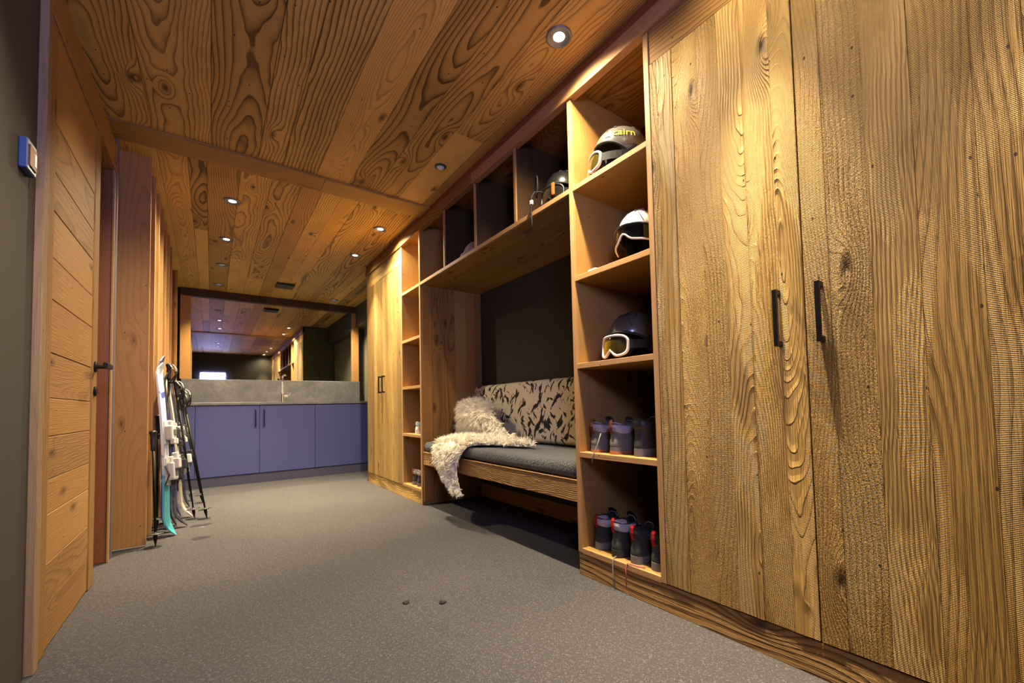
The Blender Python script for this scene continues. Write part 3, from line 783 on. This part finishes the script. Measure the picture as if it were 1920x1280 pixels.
ski('black ski with a thin curled end beside the teal ski', (-.205, 3.92, .002), (-.296, 4.06, 1.10), rkf, 'ski_black', 'bind_k', .066, .07)
ski('black ski, the second of the pair behind the teal ski', (-.232, 4.01, .002), (-.300, 4.18, 1.12), rkf, 'ski_black', 'bind_k', .066, .03)
ski('cream ski with a turned-up end in the middle of the rack', (-.180, 4.26, .002), (-.292, 4.32, 1.12), rkf, 'ski_cream', 'bind_w', .070, .06)
ski('violet ski with pale print behind the cream ski', (-.222, 4.35, .002), (-.300, 4.51, 1.16), rkf, 'ski_violet', 'bind_k', .066, .03)
ski('black ski furthest along the rack by the blue cabinet', (-.180, 4.72, .002), (-.296, 4.80, 1.12), rkf, 'ski_black', 'bind_k', .066, .03)

def pole(label, b, t, tipmat='black', strap=True, shaft='black'):
    L = (Vector(t)-Vector(b)).length
    th = bpy.data.objects.new('ski_pole', None); C.objects.link(th); th.matrix_world = frame_from(b, t, (1, -1, 0)); th.empty_display_size = .05
    tag(th, label, 'ski pole', 'ski poles leaning in the rack'); BASES[th.name] = None
    bm = bmesh.new(); tube_bm(bm, [(0, 0, .07), (0, 0, L*.5), (0, 0, L-.10)], [.0055, .0075, .0085], 10); fixn(bm); obj('shaft', bm, shaft, th, smooth=True)
    bm = bmesh.new(); lathe_bm(bm, [(.002, 0), (.004, .012), (.010, .045), (.011, .07), (.007, .085)], seg=12); fixn(bm); obj('pole_tip', bm, tipmat, th, smooth=True)
    bm = bmesh.new(); lathe_bm(bm, [(.008, .066), (.040, .070), (.043, .073), (.040, .076), (.008, .082)], seg=18); fixn(bm); obj('basket', bm, 'charcoal', th)
    bm = bmesh.new(); lathe_bm(bm, [(.010, L-.125), (.014, L-.115), (.013, L-.09), (.0155, L-.06), (.0135, L-.035), (.019, L-.012), (.021, L-.004), (.014, L+.004)], seg=14); fixn(bm)
    g = obj('grip', bm, 'blackp', th, smooth=True)
    if strap:
        bm = bmesh.new(); loop_tube(bm, [(.016+.052*math.sin(a)**2*(1 if a < PI else .8)+.004*math.cos(a), .012*math.sin(a*2), L-.075-.075*math.cos(a*1.0+PI)) for a in [2*PI*i/22 for i in range(22)]], .0075, 6, .25, [Vector((0, 1, 0))]*22)
        fixn(bm); obj('wrist_strap', bm, 'blackp', g)
    return th
pole('black ski pole standing nearest, its tip in front of the first partition', (-.268, 3.455, .002), (-.295, 3.56, .70), strap=False)
pole('black ski pole whose tip reaches furthest right on the floor', (-.022, 4.10, .002), (-.188, 4.275, 1.00))
pole('black ski pole leaning beside the furthest-right one', (-.098, 4.165, .002), (-.226, 4.235, 1.06))
pole('tall dark pole with a big black wrist loop', (-.255, 4.13, .002), (-.264, 4.222, 1.19))
pole('dark ski pole with a bright blue tip', (-.147, 5.05, .002), (-.252, 4.98, .98), 'cyan')
pole('dark ski pole with a black tip at the far end of the rack', (-.058, 4.85, .002), (-.232, 4.94, .99))
pole('dark ski pole half hidden behind the teal ski', (-.302, 3.962, .002), (-.303, 3.975, .80))

# ================================================================== HELMETS AND GOGGLES
MAT['shell_d'] = plain('satin_grey_shell', (.055, .052, .048), .28, coat=.4)
MAT['shell_l'] = plain('pale_grey_shell', (.55, .53, .51), .3, coat=.3)
MAT['shell_k'] = plain('black_shell', (.012, .012, .013), .3, coat=.4)
MAT['shell_s'] = plain('silver_grey_shell', (.075, .072, .066), .3, coat=.4)
MAT['gframe'] = plain('pale_goggle_frame', (.58, .52, .50), .4)
MAT['gframe_k'] = plain('black_goggle_frame', (.015, .015, .016), .35)
MAT['foam'] = plain('black_foam', (.012, .012, .012), .9)
MAT['yellow'] = plain('yellow_print', (.78, .72, .03), .4)
MAT['strapk'] = plain('black_webbing', (.014, .014, .015), .8, nz=.2, nscale=200)
def lensmat(name, c1, c2):
    k = NT(name); tc = k.n.new('ShaderNodeTexCoord').outputs['Object']; sp = k.n.new('ShaderNodeSeparateXYZ'); k.put(sp.inputs[0], tc)
    k.put(k.b.inputs['Base Color'], k.mix(k.sstep(sp.outputs[1], -.02, .08), c1, c2))
    k.b.inputs['Roughness'].default_value = .06; k.b.inputs['Coat Weight'].default_value = .6; return k.m
MAT['lens_amber'] = lensmat('amber_goggle_lens', (.028, .020, .004), (.42, .25, .012))
MAT['lens_smoke'] = lensmat('smoke_visor', (.010, .010, .010), (.10, .055, .02))

def hel_pt(a, th, ax=.128, by=.106, cz=.112, g=0.0):
    """shell point: a azimuth (0 = front, -x), th polar from the crown"""
    return Vector((-math.cos(a)*math.sin(th)*(ax+g), math.sin(a)*math.sin(th)*(by+g), .085+math.cos(th)*(cz+g)))
def rim_th(a):
    f = math.cos(a)          # 1 at the front
    return math.radians(96+(12 if f < 0 else -10*f*f)+20*math.exp(-((abs(a)-1.75)/.5)**2))
def helmet(label, loc, rot, shell, visor=False, text=None, group='helmets in the shelves', band=None):
    th = thing('ski_helmet', label, 'helmet', loc, rot, group)
    bm = bmesh.new(); vs = grid_bm(bm, lambda u, v: hel_pt((u*2-1)*PI, .001+v*(rim_th((u*2-1)*PI)-.001)), 44, 16, closed_u=True)
    bmesh.ops.remove_doubles(bm, verts=bm.verts, dist=.0015); fixn(bm)
    sh = obj('shell', bm, shell, th, smooth=True)
    # centre ridge seam and vents
    bm = bmesh.new()
    for sgn in (-1, 1):
        for a0, t0, t1 in ((.35, .45, .75), (.95, .55, .85), (2.1, .5, .8), (2.7, .5, .8)):
            tube_bm(bm, [hel_pt(sgn*a0, t0+(t1-t0)*i/5, g=.0012) for i in range(6)], [.003, .0065, .0075, .0075, .0065, .003], 8, flat=.35)
    fixn(bm); obj('vents', bm, 'foam', sh, smooth=True)
    bm = bmesh.new()
    for sgn in (-1, 1): tube_bm(bm, [hel_pt(sgn*(.28+.5*i/14), .15+i*.085, g=.0006) for i in range(15)], .0016, 6)
    fixn(bm); obj('panel_seam', bm, 'foam', sh, smooth=True)
    bm = bmesh.new(); loop_tube(bm, [hel_pt((i/48*2-1)*PI, rim_th((i/48*2-1)*PI)) for i in range(48)], .0055, 8); fixn(bm)
    obj('rim', bm, 'foam', sh, smooth=True)
    # padded liner inside, ear pads
    bm = bmesh.new(); grid_bm(bm, lambda u, v: hel_pt((u*2-1)*PI, .02+v*(rim_th((u*2-1)*PI)-.02), g=-.014), 30, 10, closed_u=True); fixn(bm)
    obj('liner', bm, 'foam', th, smooth=True)
    for sgn in (-1, 1):
        bm = bmesh.new()
        grid_bm(bm, lambda u, v: Vector((.012+.045*math.cos(u*2*PI)*math.sin(v*PI), sgn*(.090+.015*math.cos(v*PI)), .048+.046*math.sin(u*2*PI)*math.sin(v*PI))), 18, 9, closed_u=True); fixn(bm)
        obj('ear_pad', bm, 'foam', th, smooth=True)
    if visor:
        bm = bmesh.new()
        def vp(u, v):
            a = (u-.5)*2.3; t0 = rim_th(a)-.10; t = t0+v*.60
            p = hel_pt(a, min(t, PI/2), g=.012)
            if t > PI/2: p.z = .085-(t-PI/2)*.112
            if v > .55: p.z += .030*math.exp(-(a/.22)**2)*(v-.55)/.45
            return p
        grid_bm(bm, vp, 30, 10); bmesh.ops.solidify(bm, geom=bm.faces[:], thickness=.003); fixn(bm)
        vz = obj('visor', bm, 'lens_smoke', th, smooth=True, label='smoked visor')
        bm = bmesh.new(); tube_bm(bm, [vp(i/28, 1.0)+Vector((-.003, 0, 0)) for i in range(29)], .0042, 8); fixn(bm); obj('visor_seal', bm, 'gframe', vz, smooth=True)
        bm = bmesh.new(); tube_bm(bm, [vp(i/28, 0.0)+Vector((-.002, 0, 0)) for i in range(29)], .0035, 8); fixn(bm); obj('visor_brow', bm, 'shell_k', vz, smooth=True)
    if text:
        cu = bpy.data.curves.new('lettering', 'FONT'); cu.body = text; cu.size = .05; cu.extrude = .0; cu.align_x = 'LEFT'; cu.resolution_u = 3
        to = bpy.data.objects.new('lettering', cu); C.objects.link(to)
        dg = bpy.context.evaluated_depsgraph_get(); me = bpy.data.meshes.new_from_object(to.evaluated_get(dg)); bpy.data.objects.remove(to)
        bm = bmesh.new(); bm.from_mesh(me)
        tri = [bm.verts.new((x_, y_, 0)) for x_, y_ in ((-.040, .0), (-.008, .0), (-.024, .032))]; bm.faces.new(tri)
        bmesh.ops.triangulate(bm, faces=bm.faces)
        bmesh.ops.subdivide_edges(bm, edges=[e for e in bm.edges if e.calc_length() > .008], cuts=1)
        for v in bm.verts:
            # the side of the shell facing -y: text runs from front to back
            a = -(.98+v.co.x/.115); t_ = math.radians(80)-v.co.y/.112
            v.co = hel_pt(a, t_, g=.0028)
        o_ = obj('lettering', bm, 'yellow', sh); o_['label'] = 'yellow lettering and triangle mark'
    return th

def gog_pt(s, r=1.0, depth=0.0, W=.088, Hh=.047):
    """outline of a goggle lens: s runs round, r scales towards the centre; wrapped on a cylinder"""
    a = s*2*PI; c, n = math.cos(a), math.sin(a); e = .62
    y = math.copysign(abs(c)**e, c)*W*r; z = math.copysign(abs(n)**e, n)*Hh*r
    if n < 0: z += .030*math.exp(-(y/.020)**2)*(r**3)
    R = .125
    return Vector((-R*math.cos(y/R)+R-.0+depth, R*math.sin(y/R), z))
def goggles(label, loc, rot, frame, lens, strap=True, strap_r=(.150, .126), group='goggles in the shelves', strap_tilt=0.03):
    th = thing('ski_goggles', label, 'goggles', loc, rot, group)
    n = 56
    bm = bmesh.new(); loop_tube(bm, [gog_pt(i/n) for i in range(n)], .0075, 8, .8); fixn(bm); fr = obj('frame', bm, frame, th, smooth=True)
    bm = bmesh.new()
    grid_bm(bm, lambda u, v: gog_pt(u, 1.0+.03*v, .006+.022*v), n, 3, closed_u=True)
    bmesh.ops.solidify(bm, geom=bm.faces[:], thickness=.004); fixn(bm); obj('face_foam', bm, 'foam', fr, smooth=True)
    bm = bmesh.new(); grid_bm(bm, lambda u, v: gog_pt(u, .02+.98*v, -.004*(1-v*v)), n, 8, closed_u=True); fixn(bm)
    obj('lens', bm, lens, th, smooth=True)
    if strap:
        bm = bmesh.new(); A, B = strap_r; cx = A-.012
        pts = [(cx-A*math.cos(a), B*math.sin(a), -strap_tilt*0+strap_tilt*(-math.cos(a)+1)*.5) for a in [.72+(2*PI-1.44)*i/30 for i in range(31)]]
        rows = []
        for p in pts: rows.append([bm.verts.new((p[0], p[1], p[2]+d)) for d in (-.019, .019)])
        for a, b in zip(rows, rows[1:]): bm.faces.new((a[0], b[0], b[1], a[1]))
        bmesh.ops.solidify(bm, geom=bm.faces[:], thickness=.0025); fixn(bm); obj('strap', bm, 'strapk', th)
    return th

# compartment on the second shelf from the eye line: dark helmet with white goggles
R3 = SH[2]; R2 = SH[1]; R1 = SH[0]
helmet('dark grey helmet on the middle shelf behind white-framed goggles', (1.600, 1.275, R3+.034), (0, math.radians(0), math.radians(-6)), 'shell_d')
goggles('white-framed amber goggles on the middle shelf of the near tower', (1.447, 1.292, R3+.062), (0, math.radians(4), math.radians(-6)), 'gframe', 'lens_amber', strap_r=(.158, .124))
helmet('pale grey visor helmet on the second shelf of the near tower', (1.575, 1.180, R2+.052), (0, math.radians(-4), math.radians(-2)), 'shell_l', visor=True)
helmet('silver and black helmet with yellow lettering on the top shelf', (1.572, 1.305, R1+.050), (0, math.radians(4), math.radians(-32)), 'shell_s', text='cairn')
goggles('white-framed amber goggles leaning on the lettered helmet', (1.447, 1.386, R1+.060), (0, math.radians(8), math.radians(-32)), 'gframe', 'lens_amber', strap_r=(.160, .126))
helmet('black helmet lying in the nearest compartment over the bench', (1.62, 1.74, R1+.052), (0, math.radians(-3), math.radians(8)), 'shell_k')
goggles('black goggles with orange clip hanging on the black helmet', (1.470, 1.72, R1+.075), (0, math.radians(6), math.radians(8)), 'gframe_k', 'lens_smoke', strap_r=(.160, .128))
helmet('black helmet half hidden at the right end of the top shelf', (1.835, 1.195, R1+.05), (0, 0, math.radians(84)), 'shell_k')

def spare_goggles():
    t = thing('goggle_buckle', 'small grey strap buckle in front of the visor helmet', 'buckle', (1.465, 1.400, R2))
    bm = bmesh.new(); bxv(bm, -.014, .014, -.026, .026, .0005, .022, .004, 2); obj('buckle_body', bm, 'shell_l', t)
    bm = bmesh.new(); tube_bm(bm, [(0, -.02, .012), (.02, -.05, .020), (.05, -.075, .014), (.09, -.07, .008)], .007, 8, flat=.4); fixn(bm); obj('webbing', bm, 'strapk', t, smooth=True)
spare_goggles()
def hanging_strap():
    t = thing('chin_strap', 'thin chin strap with white buckle hanging over the shelf edge', 'strap', (1.405, 1.79, R1))
    bm = bmesh.new(); tube_bm(bm, [(.10, -.02, .10), (.06, -.008, .115), (.02, .0, .105), (-.001, .0, .07), (-.004, .0, .03), (-.004, .002, -.02), (-.004, -.002, -.07), (-.004, .002, -.115)], .0035, 8); fixn(bm); obj('webbing', bm, 'strapk', t, smooth=True)
    bm = bmesh.new(); bxv(bm, -.010, .004, -.009, .009, .028, .052, .003, 2); obj('buckle', bm, 'white', t)
    bm = bmesh.new(); loop_tube(bm, [(.06+.05*math.cos(a)*.4, .03+.035*math.cos(a), .16+.06*math.sin(a)) for a in [2*PI*i/20 for i in range(20)]], .005, 8, .5); fixn(bm); obj('strap_loop', bm, 'strapk', t, smooth=True)
    bm = bmesh.new(); bxv(bm, .046, .058, -.128, -.110, .05, .115, .003, 2); obj('clip', bm, plain('orange_clip', (.55, .13, .03), .35), t)
hanging_strap()

def beanie():
    t = thing('woolly_hat', 'mottled grey and pink woolly hat on the overhead shelf', 'hat', (1.535, 2.64, R1))
    MAT['knit'] = plain('mottled_knit', (.36, .28, .24), .95, nz=.55, nscale=18, bmp=.5)
    bm = bmesh.new(); grid_bm(bm, lambda u, v: Vector((.085*math.cos(u*2*PI)*math.sin(.05+v*1.5), .105*math.sin(u*2*PI)*math.sin(.05+v*1.5)*(1+.04*math.sin(u*40)), .012+.115*math.cos(.05+v*1.5))), 40, 12, closed_u=True); fixn(bm)
    obj('crown', bm, 'knit', t, smooth=True)
    bm = bmesh.new(); loop_tube(bm, [(.088*math.cos(a), .108*math.sin(a), .018) for a in [2*PI*i/36 for i in range(36)]], .017, 10); fixn(bm); obj('folded_brim', bm, 'knit', t, smooth=True)
beanie()

# ================================================================== SHOES
MAT['rubber'] = plain('grey_rubber', (.13, .127, .122), .7, nz=.15, nscale=30, bmp=.3)
MAT['rubber_k'] = plain('black_rubber', (.02, .02, .02), .75)
MAT['suede_g'] = plain('grey_suede', (.13, .125, .105), .9, nz=.2, nscale=60)
MAT['suede_k'] = plain('dark_grey_suede', (.030, .030, .028), .85, nz=.2, nscale=60)
MAT['leather_k'] = plain('black_leather', (.028, .028, .024), .5, nz=.15, nscale=40)
MAT['lilac'] = plain('lilac_padding', (.42, .37, .40), .9, nz=.1, nscale=50)
MAT['offwhite'] = plain('off_white_padding', (.50, .48, .44), .9, nz=.1, nscale=50)
MAT['red'] = plain('red_webbing', (.62, .018, .02), .6)
MAT['orange'] = plain('orange_rubber', (.42, .13, .05), .7)
MAT['rust'] = plain('rust_leather', (.28, .08, .045), .7)
MAT['whiteshoe'] = plain('white_mesh', (.60, .60, .58), .85, nz=.1, nscale=90)
MAT['paleblue'] = plain('pale_blue_padding', (.35, .50, .60), .85)
MAT['lace'] = plain('grey_lace', (.20, .19, .18), .9, nz=.4, nscale=120)
MAT['lace_r'] = plain('red_white_lace', (.55, .10, .12), .8, nz=.6, nscale=90)

def shoe(label, cat, loc, rz, upper, collar, sole, tab, midsole=None, h=.135, L=.27, sc=1.0, group=None, lace='lace', boot=False):
    """shoe with its heel at the origin and its toe towards +x"""
    t = thing('boot' if boot else 'shoe', label, cat, loc, (0, 0, rz), group)
    t.scale = (sc, sc, sc)
    W = .046
    def wid(x):
        s = x/L
        return W*(.68+.30*s+.30*math.sin(PI*min(1, s*1.02))**1.2*(s if s < .72 else .72)) if s < .86 else W*1.10*math.sqrt(max(.02, 1-((s-.86)/.14)**2))*1.0
    def foot(x):   # half width with rounded heel
        w = wid(x)
        if x < .035: w *= math.sqrt(max(.05, 1-((.035-x)/.035)**2))
        return w
    # sole: layered slab
    def slab(name, z0, z1, g, mat, par, tread=False):
        bm = bmesh.new(); n = 26; out = []
        for sgn in (1, -1):
            rng_ = range(n+1) if sgn == 1 else range(n-1, 0, -1)
            for i in rng_:
                x = L*(1-math.cos(PI*i/n))/2; x = min(max(x, .0005), L-.0005)
                out.append((x*(1+g*2)-g*L, sgn*(foot(x)+g*.04)))
        lo = [bm.verts.new((x, y, z0+.012*max(0, (x/L-.75)/.25)**2)) for x, y in out]
        hi = [bm.verts.new((x*.996, y*.97, z1+.012*max(0, (x/L-.75)/.25)**2)) for x, y in out]
        N = len(out)
        for i in range(N): bm.faces.new((lo[i], lo[(i+1) % N], hi[(i+1) % N], hi[i]))
        bm.faces.new(lo[::-1]); bm.faces.new(hi); fixn(bm)
        return obj(name, bm, mat, par)
    if midsole:
        s0 = slab('outsole', 0, .012, .02, midsole, t); slab('midsole', .0125, .030, .014, sole, t)
    else:
        s0 = slab('sole', 0, .032, .018, sole, t)
    # upper: horizontal outlines stacked from the sole to the collar
    k_ = (h-.030)/.120
    RG = [(.030, .0, L, .0), (.044, .0, L*.995, .0), (.058, .002, L*.955, .2), (.070, .005, L*.82, .5), (.084, .007, L*.66, .8), (.104, .008, L*.545, 1), (.126, .006, L*.48, 1), (.150, .001, L*.455, 1)]
    RG = [(.030+(z-.030)*k_, a, b, m_) for z, a, b, m_ in RG]
    def outline(z, ang, g=0.0):
        zs = [r[0] for r in RG]
        a_, b_, m_ = (float(np.interp(z, zs, [r[i] for r in RG])) for i in (1, 2, 3))
        a_ -= g; b_ += g
        c, n = math.cos(ang), math.sin(ang)
        s_ = (1-math.copysign(abs(c)**.75, c))/2
        x = a_+(b_-a_)*s_
        wf = W*(.80+.24*s_)*abs(n)**.62
        ws = W*.86*abs(n)**.70
        y = (wf*(1-m_)+ws*m_+g*abs(n))*(1 if n >= 0 else -1)
        return Vector((x, y, z))
    bm = bmesh.new(); z_hi = RG[-1][0]
    grid_bm(bm, lambda u, v: outline(.030+(z_hi-.030)*v-(.014*(1-math.cos(4*PI*u))/2 if v > .99 else 0), u*2*PI), 36, 16, closed_u=True); fixn(bm)
    uo = obj('upper', bm, upper, t, smooth=True)
    # heel counter wrapped round the back
    bm = bmesh.new(); grid_bm(bm, lambda u, v: outline(.031+v*.036, (u-.5)*2.3, .0022*(1-.6*abs(2*v-1)**3)), 16, 6)
    fixn(bm); obj('heel_counter', bm, {'suede_g': 'suede_g', 'whiteshoe': 'whiteshoe'}.get(upper, 'suede_k'), uo, smooth=True)
    # padded collar: soft roll round the back two thirds of the opening
    bm = bmesh.new()
    def collar_pt(u, v):
        ang = (u-.5)*4.6; a = v*2*PI; dip = .012*math.sin(ang)**2
        base_ = outline(z_hi-.020-dip, ang, -.006); out = outline(z_hi-.020-dip, ang, 0.0)-outline(z_hi-.020-dip, ang, -.01); out.z = 0
        out = out.normalized() if out.length > 1e-6 else Vector((-1, 0, 0))
        tp_ = max(.25, 1-abs(2*u-1)**6)
        return base_+out*.0105*tp_*math.cos(a)+Vector((0, 0, .024*tp_*math.sin(a)))
    grid_bm(bm, collar_pt, 26, 10); fixn(bm); co = obj('padded_collar', bm, collar, t, smooth=True)
    bm = bmesh.new(); grid_bm(bm, lambda u, v: outline(z_hi-.030, u*2*PI, -.012)*v+Vector((.06, 0, z_hi-.045))*(1-v), 24, 4, closed_u=True); fixn(bm); obj('opening', bm, 'foam', co, smooth=True)
    # tongue
    bm = bmesh.new(); grid_bm(bm, lambda u, v: Vector((.150-.040*v, (u-.5)*.056*(1-.1*v), .078+(h-.060)*v+.008*math.sin(u*PI))), 8, 6)
    bmesh.ops.solidify(bm, geom=bm.faces[:], thickness=.006); fixn(bm); to = obj('tongue', bm, upper, t, smooth=True)
    bm = bmesh.new()
    for i in range(5):
        f = i/4; x = .112+.085*f; z = h-.004-(h-.070)*f
        tube_bm(bm, [(x, -.030, z-.006), (x+.004, -.012, z+.010), (x+.004, .012, z+.010), (x, .030, z-.006)], .0028, 6)
    fixn(bm); obj('laces', bm, lace, to, smooth=True)
    if tab:
        bm = bmesh.new()
        pr = [(.005, h-.052), (-.005, h-.046), (-.0085, h-.020), (-.007, h+.002), (-.001, h+.014), (.007, h+.010), (.010, h-.004)]
        rows = [[bm.verts.new((x, d, z)) for d in (-.008, .008)] for x, z in pr]
        for a, b in zip(rows, rows[1:]): bm.faces.new((a[0], b[0], b[1], a[1]))
        bmesh.ops.solidify(bm, geom=bm.faces[:], thickness=.003); fixn(bm); obj('pull_tab', bm, tab, co, label='red pull tab' if tab == 'red' else None)
    return t
Z4, Z5 = SH[3]+.0015, SH[4]+.0015
XH = 1.452
shoe('grey boot with lilac collar, leftmost on the fourth shelf', 'boot', (XH+.01, 1.432, Z4), -.03, 'suede_g', 'lilac', 'rubber', 'rust', 'orange', h=.140, L=.25, boot=True, group='lilac-collared boots')
shoe('grey boot with lilac collar beside the black boot', 'boot', (XH+.005, 1.308, Z4), -.06, 'suede_g', 'lilac', 'rubber', 'rust', 'orange', h=.140, L=.25, boot=True, group='lilac-collared boots')
shoe('black leather boot at the right end of the fourth shelf', 'boot', (XH+.012, 1.176, Z4), -.04, 'leather_k', 'leather_k', 'rubber', None, h=.158, L=.26, boot=True)
shoe('black boot with red tab, leftmost on the bottom shelf', 'boot', (XH+.012, 1.424, Z5), .03, 'suede_k', 'offwhite', 'rubber', 'red', h=.150, L=.27, boot=True, group='red-tabbed boots')
shoe('black boot with red tab and wide pale collar, second from left', 'boot', (XH-.006, 1.305, Z5), -.05, 'suede_k', 'offwhite', 'rubber_k', 'red', h=.158, L=.28, boot=True, group='red-tabbed boots')
shoe('black boot with red tab, third from left on the bottom shelf', 'boot', (XH-.002, 1.201, Z5), -.02, 'suede_k', 'suede_k', 'rubber', 'red', h=.150, L=.26, sc=.98, boot=True, group='red-tabbed boots')
shoe('black boot with red tab against the wardrobe side of the bottom shelf', 'boot', (XH+.0, 1.095, Z5), .0, 'suede_k', 'suede_k', 'rubber', 'red', h=.150, L=.26, sc=.98, boot=True, group='red-tabbed boots')
shoe('white trainer with pale blue collar in the far shelf tower', 'shoe', (1.452, 3.585, Z4), .05, 'whiteshoe', 'paleblue', 'whiteshoe', None, h=.105, L=.27)
shoe('small dark boot with red tab, left one in the far shelf tower', 'boot', (1.452, 3.665, Z5), .0, 'suede_k', 'offwhite', 'rubber', 'red', h=.145, L=.25, sc=.92, boot=True, group='small far boots')
shoe('small dark boot beside the bench side of the far shelf tower', 'boot', (1.452, 3.560, Z5), .0, 'suede_k', 'offwhite', 'rubber', None, h=.145, L=.25, sc=.92, boot=True, group='small far boots')

def lace_thing(label, pts, mat, r=.0028):
    bm = bmesh.new(); tube_bm(bm, pts, r, 6); fixn(bm)
    o_ = obj('boot_lace', bm, mat, smooth=True); tag(o_, label, 'lace', 'loose boot laces')
lace_thing('grey lace hanging from the bottom shelf over the plinth', [(1.442, 1.292, Z5+.006), (1.425, 1.290, Z5+.006), (1.414, 1.288, Z5-.01), (1.412, 1.287, .06), (1.410, 1.279, .02)], 'lace')
lace_thing('red flecked lace lying on the bottom shelf edge', [(1.440, 1.135, Z5+.004), (1.428, 1.16, Z5+.004), (1.424, 1.20, Z5+.004), (1.420, 1.212, Z5+.003), (1.411, 1.213, Z5-.02), (1.411, 1.212, .03)], 'lace_r', .0026)
lace_thing('dark lace hanging over the edge of the fourth shelf', [(1.455, 1.375, Z4+.09), (1.435, 1.378, Z4+.04), (1.424, 1.388, Z4+.006), (1.413, 1.392, Z4-.01), (1.411, 1.392, Z4-.045)], 'lace')

# ================================================================== BITS ON THE FLOOR
MAT['mud'] = plain('dark_mud', (.012, .011, .010), .8, nz=.3, nscale=90)
MAT['wet'] = plain('damp_mark', (.035, .033, .031), .35)
def clump(label, x, y, r, seed):
    bm = bmesh.new(); bmesh.ops.create_icosphere(bm, subdivisions=3, radius=r)
    for v in bm.verts:
        q = 1+.6*mnoise.noise(v.co*70+Vector((seed, 0, 0)))
        v.co = Vector((v.co.x*q+x, v.co.y*q+y, max(.0006, v.co.z*.45*q+.004)))
    tag(obj('mud_clump', bm, 'mud', smooth=True), label, 'mud', 'bits of mud on the floor')
clump('crumb of dark mud, the left of two on the open floor', .657, 1.747, .014, 1); clump('crumb of dark mud, the right of two on the open floor', .774, 1.652, .013, 9)
def damp(label, x, y, rx, ry, seed, n=30):
    bm = bmesh.new(); ring = []
    for i in range(n):
        a = 2*PI*i/n; q = .75+.5*abs(mnoise.noise(Vector((math.cos(a)*2.1+seed, math.sin(a)*2.1, seed))))*1.4
        ring.append((x+rx*q*math.cos(a), y+ry*q*math.sin(a)))
    lo = [bm.verts.new((a, b, .0002)) for a, b in ring]; hi = [bm.verts.new((x+(a-x)*.97, y+(b-y)*.97, .0012)) for a, b in ring]
    for i in range(n): bm.faces.new((lo[i], lo[(i+1) % n], hi[(i+1) % n], hi[i]))
    bm.faces.new(hi); bm.faces.new(lo[::-1]); fixn(bm)
    tag(obj('damp_patch', bm, 'wet'), label, 'puddle', 'damp patches by the skis')
damp('dark damp patch nearer to the ski pole tips', -.055, 3.88, .075, .05, 2.2); damp('dark damp patch on the pale strip in front of the skis', -.05, 3.49, .055, .05, 5.1)
